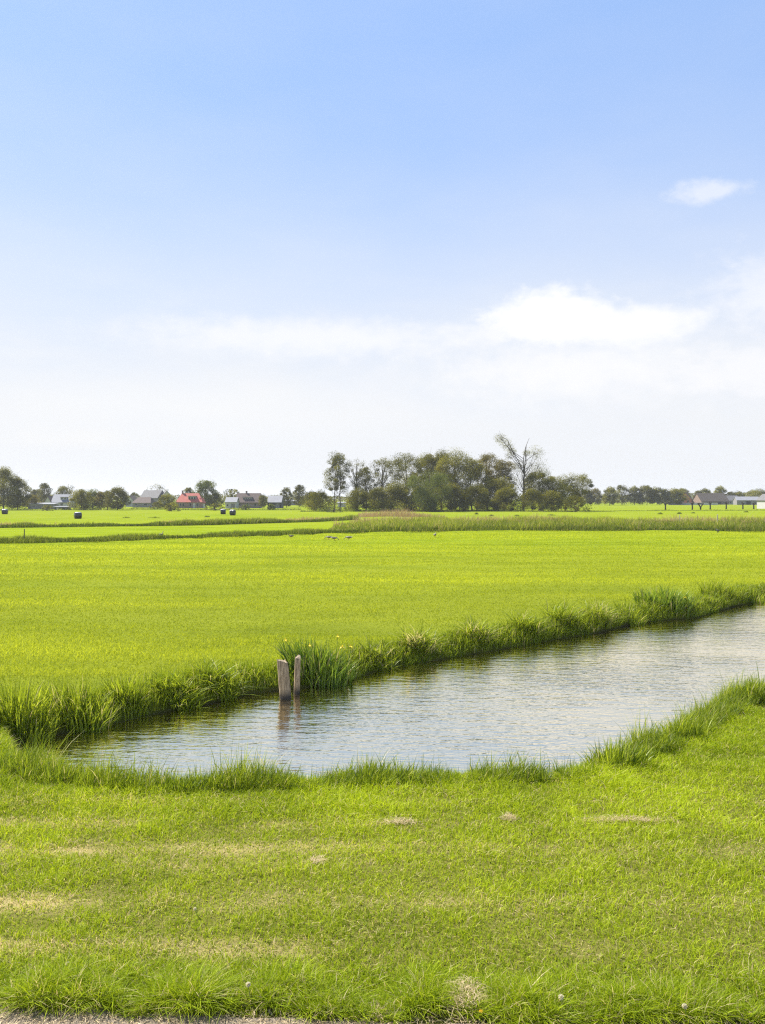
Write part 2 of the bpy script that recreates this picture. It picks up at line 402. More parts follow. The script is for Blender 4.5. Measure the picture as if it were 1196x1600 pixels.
pt = N(t, 'ShaderNodeMapRange'); t.links.new(wave(0.5, 1.0, 0.35, 3, 12), pt.inputs[0]); pt.inputs[1].default_value = 0.35; pt.inputs[2].default_value = 0.65; pt.inputs[3].default_value = 0.75; pt.inputs[4].default_value = 1.5
hm = N(t, 'ShaderNodeMath', operation='MULTIPLY'); t.links.new(h.outputs[0], hm.inputs[0]); t.links.new(pt.outputs[0], hm.inputs[1]); h = hm
bp = N(t, 'ShaderNodeBump'); bp.inputs['Strength'].default_value = 1.0; bp.inputs['Distance'].default_value = 0.020
t.links.new(h.outputs[0], bp.inputs['Height']); t.links.new(bp.outputs[0], p.inputs['Normal']); t.links.new(bp.outputs[0], gl.inputs['Normal']); t.links.new(bp.outputs[0], lw.inputs['Normal'])
w.build('water', m, kind='structure')

# worn path along the near edge of the lawn
pth = MB(); px_ = np.linspace(-9, 9, 181)
edge = 6.27 + 0.16 * (fnoise(px_, px_ * 0, 0.7, 77) - 0.5) - 0.035 * px_
V = []
for yy in (0, 0.5, 1.0):
    V.append(np.stack([px_, 4.6 + (edge - 4.6) * yy, height(px_, 4.6 + (edge - 4.6) * yy) + 0.02], 1))
V = np.concatenate(V); n = len(px_); i = np.arange(2)[:, None] * n; j = np.arange(n - 1)[None]
pth.add(V, [np.stack([i + j, i + j + 1, i + n + j + 1, i + n + j], -1).reshape(-1, 4)])
m, t, p = mat('dry trodden path')
geo = N(t, 'ShaderNodeNewGeometry').outputs['Position']
t.links.new(ramp(t, noise(t, 45, 5, 0.7, geo), [(0.3, (0.08, 0.06, 0.04)), (0.55, (0.24, 0.19, 0.13)), (0.75, (0.40, 0.34, 0.26))]), p.inputs['Base Color'])
p.inputs['Roughness'].default_value = 0.95
bp = N(t, 'ShaderNodeBump'); bp.inputs['Strength'].default_value = 0.8; bp.inputs['Distance'].default_value = 0.02
t.links.new(noise(t, 45, 5, 0.7, geo), bp.inputs['Height']); t.links.new(bp.outputs[0], p.inputs['Normal'])
pth.build('path', m, kind='structure')

# ------------------------------------------------------------------ grass that nobody could count
def rect_pts(n, y0, y1, margin=1.25, power=0.0):
    """roots spread over the wedge of ground the picture looks at; power=2 thins them out with distance"""
    u = rng.uniform(0, 1, n)
    if power == 2: yy = y0 * (y1 / y0) ** u
    else: yy = np.sqrt(y0 * y0 + u * (y1 * y1 - y0 * y0))
    return rng.uniform(-0.5, 0.5, n) * 0.92 * margin * yy, yy
# near lawn
x, y = rect_pts(370000, 6.3, 15.5, 1.3)
rx = rng.uniform(3.5, 17, 90000); ry = rng.uniform(10.5, 24, 90000)
rx = np.concatenate([rx, rng.uniform(8, 30, 70000)]); ry = np.concatenate([ry, rng.uniform(18, 42, 70000)])
keep_r = (np.abs(rx) < ry * 0.62)
x = np.concatenate([x, rx[keep_r]]); y = np.concatenate([y, ry[keep_r]])
s = sdist(x, y)
k = (s > 0.18) & ~is_far(x, y)
x, y, s = x[k], y[k], s[k]
z = height(x, y, s); n = len(x)
cl = fnoise(x, y, 0.55, 41); dr = dryness(x, y)
hh = (0.025 + 0.13 * np.clip(cl - 0.2, 0, 1) + 0.04 * rng.uniform(0, 1, n)) * (1 - 0.45 * dr) * (1 + 0.9 * np.clip(1 - np.abs(s - 0.5) / 1.2, 0, 1))
isd = (rng.uniform(0, 1, n) < 0.07 + 0.80 * dr).astype(float) * rng.uniform(0.6, 1, n)
ln = rlean(n, 0.2, 1.3) + isd[:, None] * rlean(n, 0.3, 1.2)
mb = MB()
blades(mb, np.stack([x, y, z - 0.01], 1), hh, rng.uniform(0.004, 0.010, n) * (0.7 + y / 22), ln, 2,
       np.clip((fnoise(x, y, 1.8, 42) - 0.5) * 1.0 + 0.25 + (cl - 0.5) * 0.5 + rng.uniform(-0.35, 0.6, n) + 0.1, 0, 1), isd)
mb.build('lawn_grass', LAWN, label='mown yellowish green lawn grass with straw rows in front of the ditch', cat='grass', kind='stuff')
# unmown fringe along the path
n = 60000
x = rng.uniform(-4.6, 4.6, n); y = 6.31 - 0.035 * x + np.abs(rng.normal(0, 0.30, n)) + 0.34 * (fnoise(x, x * 0, 0.45, 55) - 0.5)
cl = fnoise(x, y, 0.38, 56)
hh = (0.07 + 0.32 * np.clip(cl - 0.15, 0, 1)) * rng.uniform(0.5, 1.25, n) * np.clip(1.15 - (y - 6.4) / 1.0, 0.3, 1)
isd = (rng.uniform(0, 1, n) < 0.12) * rng.uniform(0.3, 1, n)
mb = MB()
blades(mb, np.stack([x, y, height(x, y) - 0.01], 1), hh, rng.uniform(0.004, 0.011, n), rlean(n, 0.15, 1.4, (0.05, -0.15)), 4,
       np.clip(cl * 0.4 + rng.uniform(-0.5, 0.4, n), 0, 1), isd)
mb.build('fringe_grass', LAWN, label='longer lush unmown grass fringe along the worn path', cat='grass', kind='stuff')
# straw litter on the path
n = 14000; x = rng.uniform(-4.2, 4.2, n); y = rng.uniform(5.7, 6.48, n) - 0.035 * x
mb = MB(); blades(mb, np.stack([x, y, height(x, y) + 0.022], 1), rng.uniform(0.008, 0.03, n), rng.uniform(0.004, 0.012, n), rlean(n, 1.0, 3.5), 2, rng.uniform(0, 1, n))
mb.build('straw_litter', STRAW, label='dry straw litter scattered over the worn path', cat='straw', kind='stuff')
# meadow beyond the water
x, y = rect_pts(560000, 14.5, 112, 1.25, 2)
s = nearsd(x, y); k = (s > 0.3) & is_far(x, y) & (y < np.interp(x, DL[:, 0], DL[:, 1]))
x, y, s = x[k], y[k], s[k]; n = len(x)
cl = fnoise(x * 0.5, y, 1.0, 61); c2 = fnoise(x * 0.35, y, 5.5, 62)
c3 = 0.55 * fnoise(x * 0.10, y + 0.07 * x, 1.5, 63) + 0.45 * fnoise(x * 0.25, y - 0.05 * x, 3.5, 64)
c3 = np.clip(((0.6 * c3 + 0.4 * fnoise(x * 0.05, y + 0.05 * x, 5.0, 65)) - 0.5) * 3.2 + 0.5, 0, 1)
hh = (0.02 + 0.06 * cl + 0.15 * c3) * rng.uniform(0.6, 1.2, n) * (0.7 + 0.6 * c2) * (1 + 0.8 * np.clip(1 - s / 2.0, 0, 1))
mb = MB()
blades(mb, np.stack([x, y, height(x, y, s) - 0.01], 1), hh, rng.uniform(0.0045, 0.008, n) * (0.4 + y / 18), rlean(n, 0.4, 1.5), 2,
       np.clip(c2 * 0.5 + (c3 - 0.5) * 1.1 + rng.uniform(-0.15, 0.3, n) + 0.15 - 0.6 * np.clip(1 - s / 5.0, 0, 1) * fnoise(x, y, 1.2, 66), 0, 1), (rng.uniform(0, 1, n) < 0.03) * 0.7)
mb.build('meadow_grass', FIELD, label='bright lime green meadow grass on the far side of the water', cat='grass', kind='stuff')

# bank vegetation that runs on without a break
def poly_pts(line, n, off_lo, off_hi, flip=1):
    L = np.array(line); d = np.hypot(*np.diff(L, axis=0).T); cum = np.concatenate([[0], np.cumsum(d)])
    t = rng.uniform(0, cum[-1], n); i = np.clip(np.searchsorted(cum, t) - 1, 0, len(d) - 1)
    f = (t - cum[i]) / d[i]; P = L[i] + (L[i + 1] - L[i]) * f[:, None]
    T = (L[i + 1] - L[i]) / d[i][:, None]; nrm = np.stack([-T[:, 1], T[:, 0]], 1) * flip
    o = rng.uniform(off_lo, off_hi, n)
    return P + nrm * o[:, None], o, t
P, o, tt = poly_pts(far_w[0:19], 42000, 0.03, 0.85)
cl = fnoise(tt, tt * 0, 1.3, 71) ; n = len(P)
hz = (0.14 + 0.66 * np.clip(cl - 0.22, 0, 1)) * rng.uniform(0.5, 1.15, n)
mb = MB()
blades(mb, np.column_stack([P, height(P[:, 0], P[:, 1]) - 0.02]), hz, rng.uniform(0.009, 0.02, n) * (0.7 + P[:, 1] / 35), rlean(n, 0.05, 0.7, (0.0, -0.2)), 3,
       np.clip(cl * 0.5 + rng.uniform(-0.2, 0.5, n), 0, 1), (rng.uniform(0, 1, n) < 0.05) * rng.uniform(0.4, 1, n))
mb.build('far_bank_grass', BANK, label='rough overhanging grass along the far waterline', cat='bank grass', kind='stuff')
P, o, tt = poly_pts(near_w[:12], 34000, -0.72, 0.02)
cl = fnoise(tt, tt * 0, 0.9, 75); n = len(P)
hz = (0.22 + 0.62 * np.clip(cl - 0.15, 0, 1)) * rng.uniform(0.4, 1.0, n) * np.where(rng.uniform(0, 1, n) < 0.12, 1.6, 1.0) * np.clip(1.1 + o * 0.8, 0.45, 1)
mb = MB()
blades(mb, np.column_stack([P, height(P[:, 0], P[:, 1]) - 0.02]), hz, rng.uniform(0.007, 0.016, n), rlean(n, 0.05, 0.6, (0.1, 0.05)), 4,
       np.clip(cl * 0.5 + rng.uniform(-0.35, 0.4, n), 0, 1), (rng.uniform(0, 1, n) < 0.04) * rng.uniform(0.4, 1, n))
mb.build('near_bank_grass', BANK, label='upright sedge and grass along the near waterline', cat='bank grass', kind='stuff')

# ------------------------------------------------------------------ separate clumps on the banks
def clump(name, label, cat, px, py, wpx, hpx, z, n, material, group, wid=0.012, leanlo=0.05, leanhi=0.6, depth=0.5, dryf=0.05, bias=(0, -0.1), tonek=0.0):
    x0, y0 = at(px, py, z); sc = y0 / F; W, H = wpx * sc, hpx * sc
    r = np.sqrt(rng.uniform(0, 1, n)); a = rng.uniform(0, 2 * np.pi, n)
    lx, ly = r * np.cos(a) * W * 0.42, r * np.sin(a) * W * 0.42 * depth
    gz = height(x0 + lx, y0 + ly + W * 0.2 * depth) ; z0 = float(height(np.array([x0]), np.array([y0 + 0.1]))[0])
    root = empty(name, label, cat, (x0, y0 + W * 0.2 * depth, max(z0, -0.05)), 0, group)
    hh = H * rng.uniform(0.55, 1.05, n) * (1 - 0.25 * r)
    out = np.stack([lx, ly], 1) / (W * 0.42 + 1e-6) * 0.35
    mb = MB()
    blades(mb, np.column_stack([lx, ly, np.maximum(gz, -0.1) - max(z0, -0.05) - 0.03]), hh, wid * rng.uniform(0.6, 1.3, n), rlean(n, leanlo, leanhi, bias) + out, 4,
           np.clip(rng.uniform(0, 1, n) + tonek, 0, 1), (rng.uniform(0, 1, n) < dryf) * rng.uniform(0.5, 1, n), taper=0.6)
    mb.build('leaves', material, root)
    return root, W, H
def iris_flower(root, x, y, z, s):
    f = MB(); 
    for k in range(3):                                # falls
        a = k * 2.094 + x * 7; ca, sa = math.cos(a), math.sin(a)
        V = []
        for u, dz, hw in ((0.1, 0.0, 0.12), (0.5, 0.12, 0.32), (0.9, -0.1, 0.40), (1.15, -0.55, 0.2)):
            for sgn in (-1, 1): V.append((x + s * (u * ca - sgn * hw * sa), y + s * (u * sa + sgn * hw * ca), z + s * dz))
        f.poly(V, [(0, 1, 3, 2), (2, 3, 5, 4), (4, 5, 7, 6)])
        a += 1.047; ca, sa = math.cos(a), math.sin(a); V = []
        for u, dz, hw in ((0.08, 0.0, 0.08), (0.25, 0.5, 0.2), (0.3, 0.95, 0.08)):   # standards
            for sgn in (-1, 1): V.append((x + s * (u * ca - sgn * hw * sa), y + s * (u * sa + sgn * hw * ca), z + s * dz))
        f.poly(V, [(0, 1, 3, 2), (2, 3, 5, 4)])
    f.build('flower', FLOWER, root)
    st = MB(); st.tube([(x * 0.8, y * 0.8, 0), (x * 0.92, y * 0.92, z * 0.6), (x, y, z)], [0.007, 0.006, 0.005], 5, tone=0.6, dry=0.0)
    st.build('stem', IRIS, root)
G1 = 'clumps of water plants along the far bank'
root, W, H = clump('iris_clump', 'tall yellow flag iris clump in flower right beside the two wooden posts', 'iris', 498, 1072, 128, 74, 0.0, 480, IRIS, G1, 0.036, 0.03, 0.4)
sc = at(500, 1076, 0)[1] / F
for fx, fy in ((486, 1008), (530, 995), (537, 1012), (551, 1011), (447, 1000)):
    iris_flower(root, (fx - 500) * sc, rng.uniform(-0.25, 0.1), (1072 - fy) * sc - root.location.z, 0.052)
root, W, H = clump('iris_clump', 'distant flag iris clump with yellow flowers on the outer bend of far bank', 'iris', 1040, 966, 105, 44, 0.0, 420, IRIS, G1, 0.045, 0.03, 0.35, tonek=0.25)
sc = at(1040, 966, 0)[1] / F
for fx, fy in ((1072, 930), (1066, 938), (1074, 944), (1060, 926), (1035, 931)):
    iris_flower(root, (fx - 1040) * sc, rng.uniform(-0.3, 0.1), (962 - fy) * sc - root.location.z, 0.05)
for a in (('tall bright sedge clump at the left edge of the far bank', 25, 1158, 130, 90, 440),
          ('tall leaning sedge clump second from the left on the far bank', 118, 1142, 120, 82, 440),
          ('sedge clump with pale blades where the left sedge belt ends', 195, 1122, 70, 62, 220),
          ('upright sedge clump directly left of the distant flowering iris', 985, 977, 54, 40, 200),
          ('low dark sedge clump where the far bank leaves the picture', 1178, 943, 56, 30, 200),
          ('dense dark sedge clump past the distant flowering iris', 1122, 948, 66, 42, 300)):
    clump('sedge_clump', a[0], 'sedge', a[1], a[2], a[3], a[4], 0.0, a[5], BANK, G1, 0.024, 0.02, 0.5, tonek=0.05)
for a in (('low tussock overhanging water between the left sedges and the posts', 275, 1108, 90, 48, 300, .05),
          ('rounded tussock just left of the two wooden posts', 338, 1094, 76, 52, 300, .05),
          ('low leafy tussock directly right of the flowering iris', 590, 1046, 60, 40, 260, .12),
          ('tussock with pale dead blades a step right of the iris', 655, 1032, 60, 46, 300, .18),
          ('tussock with dry stalks midway along the far bank', 745, 1017, 66, 42, 300, .15),
          ('bushy green tussock before the dark arched one', 822, 1003, 62, 42, 300, .04),
          ('dark arched tussock drooping over the water', 880, 993, 64, 46, 320, .05),
          ('brownish drooping tussock left of the distant iris', 936, 985, 46, 40, 260, .3)):
    clump('grass_tussock', a[0], 'tussock', a[1], a[2], a[3], a[4] * 1.2, 0.0, a[5], BANK, G1, 0.026, 0.2, 1.1, 0.6, a[6], (0, -0.3))
G2 = 'taller clumps along the near bank'
for a in (('tall pale bladed sedge clump in the middle of the near bank', 590, 1222, 150, 58, 90),
          ('sparse sedge clump with bent tips on the left near bank', 240, 1228, 120, 56, 80),
          ('dark upright sedge clump at the corner of near bank', 965, 1203, 110, 66, 210),
          ('stiff upright sedge clump on the right bank slope', 1070, 1158, 100, 60, 170),
          ('dark bushy sedge clump at the right edge of picture', 1180, 1098, 80, 58, 190)):
    clump('sedge_clump', a[0], 'sedge', a[1], a[2], a[3], a[4], GZ, a[5], BANK, G2, 0.018, 0.05, 0.5, 0.35, 0.04, (0.05, 0.1))

# two weathered posts in the water
m, t, p = mat('weathered post wood')
tcn = N(t, 'ShaderNodeTexCoord').outputs['Object']
mp = N(t, 'ShaderNodeMapping'); mp.inputs['Scale'].default_value = (1, 1, 0.12); t.links.new(tcn, mp.inputs[0])
gr = noise(t, 38, 6, 0.7, mp.outputs[0])
c = ramp(t, gr, [(0.3, (0.045, 0.035, 0.022)), (0.5, (0.27, 0.200, 0.120)), (0.7, (0.50, 0.400, 0.265))])
sp = N(t, 'ShaderNodeSeparateXYZ'); t.links.new(tcn, sp.inputs[0])
mr = N(t, 'ShaderNodeMapRange'); t.links.new(sp.outputs[2], mr.inputs[0]); mr.inputs[1].default_value = 0.05; mr.inputs[2].default_value = 0.22
c = mix(t, mr.outputs[0], (0.045, 0.036, 0.028), c)
t.links.new(c, p.inputs['Base Color']); p.inputs['Roughness'].default_value = 0.85
bp = N(t, 'ShaderNodeBump'); bp.inputs['Strength'].default_value = 0.7; bp.inputs['Distance'].default_value = 0.01
t.links.new(gr, bp.inputs['Height']); t.links.new(bp.outputs[0], p.inputs['Normal'])
POSTW = m
def post(label, px, py, hpx, wpx, tilt, seed):
    x0, y0 = at(px, py, 0); sc = y0 / F; H, r = hpx * sc, wpx * sc / 2
    mb = MB(); rs = np.random.default_rng(seed)
    zs = np.array([-0.6, -0.1, 0.12 * H, 0.35 * H, 0.6 * H, 0.85 * H, 0.97 * H, H]); seg = 14
    th = np.arange(seg) / seg * 2 * np.pi; prof = 1 + 0.07 * rs.standard_normal(seg); V = []
    for q, zz in enumerate(zs):
        rr = r * prof * (1.04 - 0.08 * zz / H) * (0.985 if q == len(zs) - 1 else 1) * (1 + 0.015 * rs.standard_normal(seg))
        ztop = zz + (0.03 * np.cos(th + seed) + 0.012 * rs.standard_normal(seg) if q >= len(zs) - 2 else 0)
        V.append(np.stack([rr * np.cos(th) + tilt * zz, rr * np.sin(th), np.zeros(seg) + ztop], 1))
    V = np.concatenate(V); m_ = len(zs); i = np.arange(m_ - 1)[:, None] * seg; j = np.arange(seg)[None]; k = (j + 1) % seg
    mb.add(V, [np.stack([i + j, i + k, i + seg + k, i + seg + j], -1).reshape(-1, 4), np.array([list(range((m_ - 1) * seg, m_ * seg))])])
    o = mb.build('wooden_post', POSTW); o.location = (x0, y0, 0)
    tag(o, label, 'post', 'wooden posts standing in the ditch')
post('thicker weathered wooden post leaning left in the water', 446, 1091, 59, 16.5, -0.09, 3)
post('thinner weathered wooden post just right of the thicker one', 464, 1084, 57, 9.5, 0.03, 5)

# ------------------------------------------------------------------ small things in the lawn
CLOCK = foliage('dandelion clock', (0.70, 0.68, 0.61), (0.80, 0.78, 0.71), trans=0.5, spec=0.0)
YEL = plain('dandelion yellow', (0.85, 0.55, 0.02), 0.7, 0.15, 60)
STEM = plain('flower stem', (0.16, 0.20, 0.05), 0.6, 0.2, 20)
def seedhead(label, px, py, hz, r, material, puffy=True):
    x, y = at(px, py, GZ + hz); z = float(height(np.array([x]), np.array([y]))[0]); top = GZ + hz - z
    e = empty('dandelion', label, 'flower', (x, y, z), 0, 'dandelions in the long grass')
    s_ = MB(); s_.tube([(0.03, 0.01, -0.02), (0.012, 0, top * 0.6), (0, 0, top)], 0.003, 5); s_.build('stem', STEM, e)
    d = rng.standard_normal((260, 3)); d /= np.linalg.norm(d, axis=1)[:, None]
    if not puffy: d[:, 2] = np.abs(d[:, 2]) * 0.5
    hb = MB()
    for v in d:
        u = np.cross(v, [0.3, 0.5, 0.81]); u /= np.linalg.norm(u); w_ = np.cross(v, u); q = r * 0.07
        c0 = v * r * rng.uniform(0.7, 1.0) + np.array([0, 0, top])
        hb.poly([c0 - u * q, c0 + w_ * q, c0 + u * q, c0 - w_ * q, np.array([0, 0, top]) + v * r * 0.1], [(0, 1, 2, 3), (0, 1, 4), (2, 3, 4)])
    hb.build('seed_head' if puffy else 'petals', material, e)
seedhead('round white dandelion clock in the long grass left of centre', 388, 1538, 0.20, 0.021, CLOCK)
seedhead('round white dandelion clock right of the straw heap', 877, 1558, 0.18, 0.023, CLOCK)
seedhead('ragged white dandelion clock nearest the right corner', 1070, 1572, 0.16, 0.021, CLOCK)
seedhead('yellow dandelion flower beside the straw heap', 752, 1580, 0.10, 0.018, YEL, False)
seedhead('tiny white dandelion clock high on the left lawn', 305, 1420, 0.09, 0.017, CLOCK)
seedhead('half blown dandelion clock at the far left fringe', 106, 1506, 0.12, 0.02, CLOCK)
def hay(label, px, py, wpx, hpx, n, flat=1.0):
    x0, y0 = at(px, py); sc = y0 / F; W, H = wpx * sc, hpx * sc
    z0 = float(height(np.array([x0]), np.array([y0]))[0])
    a = rng.uniform(0, 2 * np.pi, n); r = np.sqrt(rng.uniform(0, 1, n))
    lx, ly = r * np.cos(a) * W / 2, r * np.sin(a) * min(W / 2, 0.16 if hpx > 15 else 0.06)
    lx = np.where(rng.uniform(0, 1, n) < 0.5, np.clip(rng.normal(0, W * 0.30, n), -0.6 * W, 0.6 * W), lx); ly = ly + rng.uniform(-0.05, 0.05, n) + 0.05 * (fnoise(lx * 1.0, lx * 0 + px, 0.12, 7) - 0.5)
    r = np.clip(np.abs(lx) / (W / 2), 0, 1)
    lz = (1 - r * r) * H * rng.uniform(0.1, 1.0, n)
    mb = MB(); blades(mb, np.column_stack([lx, ly, lz + 0.02]), rng.uniform(0.02, 0.05, n), rng.uniform(0.003, 0.006, n), rlean(n, 0.8, 3.0), 2, rng.uniform(0, 1, n))
    o = mb.build('straw_heap', STRAW); o.location = (x0, y0, z0); tag(o, label, 'straw', 'bits of cut straw on the lawn')
hay('largest heap of dry straw at the path edge', 730, 1572, 84, 22, 1900)
hay('flat dark edged scrap of straw nearest the ditch', 622, 1288, 60, 5, 420)
hay('small bright knot of straw in the upper lawn row', 796, 1283, 26, 8, 260)
hay('long thin ridge of straw at the right of the upper row', 975, 1284, 130, 5, 800)
hay('small tuft of straw alone left of centre', 495, 1352, 26, 5, 240)
hay('low straw scrap on the path at the bottom right', 1085, 1594, 60, 7, 420)
hay('low straw scrap at the path left of the big heap', 590, 1590, 60, 7, 420)

# ------------------------------------------------------------------ reeds and ditch plants across the middle distance
def ypts(line, n, lo, hi):
    L = np.array(line); x = rng.uniform(L[0, 0], L[-1, 0], n); o = rng.uniform(lo, hi, n)
    return np.column_stack([x, np.interp(x, L[:, 0], L[:, 1]) + o]), o, x
def strip(name, label, line, n, off, h, wid, material, seed, dryf=0.04, hs=None, thr=0.0, cat='reeds'):
    P, o, tt = ypts(line, n, *off); cl = np.clip((fnoise(tt, o * 0.6, 4.0, seed) - 0.25) * 1.6, 0, 1)
    if thr: k = cl > thr; P, o, tt, cl = P[k], o[k], tt[k], cl[k]
    n = len(P); hz = h * (0.3 + 1.1 * cl) * rng.uniform(0.5, 1.1, n)
    if hs is not None: hz = hz * np.interp(P[:, 0], hs[0], hs[1])
    mb = MB()
    blades(mb, np.column_stack([P, height(P[:, 0], P[:, 1]) - 0.03]), hz, wid * rng.uniform(0.6, 1.4, n), rlean(n, 0.05, 0.55), 2,
           np.clip(cl * 0.8 + rng.uniform(-0.35, 0.4, n), 0, 1), (rng.uniform(0, 1, n) < dryf + 0.25 * np.clip(cl - 0.6, 0, 1)) * rng.uniform(0.4, 1, n))
    return mb.build(name, material, label=label, cat=cat, kind='stuff')
Lr = [at(*p) for p in ((505, 833), (560, 831.5), (650, 830), (800, 828.5), (950, 828), (1196, 830), (1420, 832))]
Ll = [at(*p) for p in ((-160, 850), (0, 848), (180, 845), (260, 842), (330, 839), (450, 835), (560, 831.5))]
strip('ditch_reeds', 'deep belt of green reeds and sedge across the right middle distance', Lr, 60000, (0.0, 26), 1.4, 0.06, REED, 81, 0.10, (np.array([Lr[0][0], Lr[0][0] + 3, Lr[0][0] + 9]), np.array([0.3, 0.55, 1.0])))
strip('ditch_edge_sedge', 'darker sedge along the front edge of the reed belt', Lr, 16000, (-0.5, 2.0), 1.0, 0.05, DITCH, 90, hs=(np.array([Lr[0][0], Lr[0][0] + 6]), np.array([0.5, 1.0])))
strip('ditch_plants', 'low dark ditch plants in a line across the left meadow', Ll, 26000, (-1.0, 2.2), 0.70, 0.045, DITCH, 82, 0.04)
Lb = [at(*p) for p in ((-160, 827), (0, 825), (160, 823), (330, 820.5), (420, 817.5), (505, 815), (560, 812))]
strip('ditch_sedge', 'second thin dark sedge line behind the left meadow', Lb, 20000, (-0.8, 3.0), 0.95, 0.07, DITCH, 83, 0.06)
PLUME = foliage('rusty plume grass', (0.30, 0.21, 0.10), (0.46, 0.32, 0.19), trans=0.3)
strip('plume_grass', 'dry rusty plume grass along the second ditch', Lb, 9000, (1.0, 11), 0.85, 0.045, PLUME, 84, 0.2, thr=0.50)
strip('tan_reeds', 'tan reed tops along the back of the reed belt', Lr, 9000, (17, 34), 1.5, 0.06, PLUME, 92, 0.2, thr=0.42)
Lp = [at(*p) for p in ((560, 808), (600, 807), (660, 808), (700, 810))]
strip('pink_plume_grass', 'tall pinkish plume reeds rising in front of the wood', Lp, 2600, (-3, 6), 1.9, 0.05, PLUME, 86, 0.2, (np.array([-9, -2, 2, 8, 14]), np.array([0.4, 0.8, 1.15, 0.7, 0.4])))
Lw = [at(*p) for p in ((470, 799.5), (600, 799), (760, 799), (900, 800))]
strip('wood_edge_grass', 'dark rough grass along the foot of the wood', Lw, 5000, (-2, 3), 0.9, 0.12, REED, 87)
Lf = [at(*p) for p in ((-100, 797), (60, 797.5), (200, 796), (330, 797), (470, 797))]
strip('hedge_foot_grass', 'rough tall grass at the foot of the left houses', Lf, 5000, (-3, 4), 1.0, 0.14, REED, 88)
Lg = [at(*p) for p in ((920, 799), (1040, 798), (1196, 797.5), (1300, 797))]
strip('pollard_foot_grass', 'rough grass strip below the pollard willows', Lg, 3500, (-2, 3), 0.5, 0.12, REED, 89)

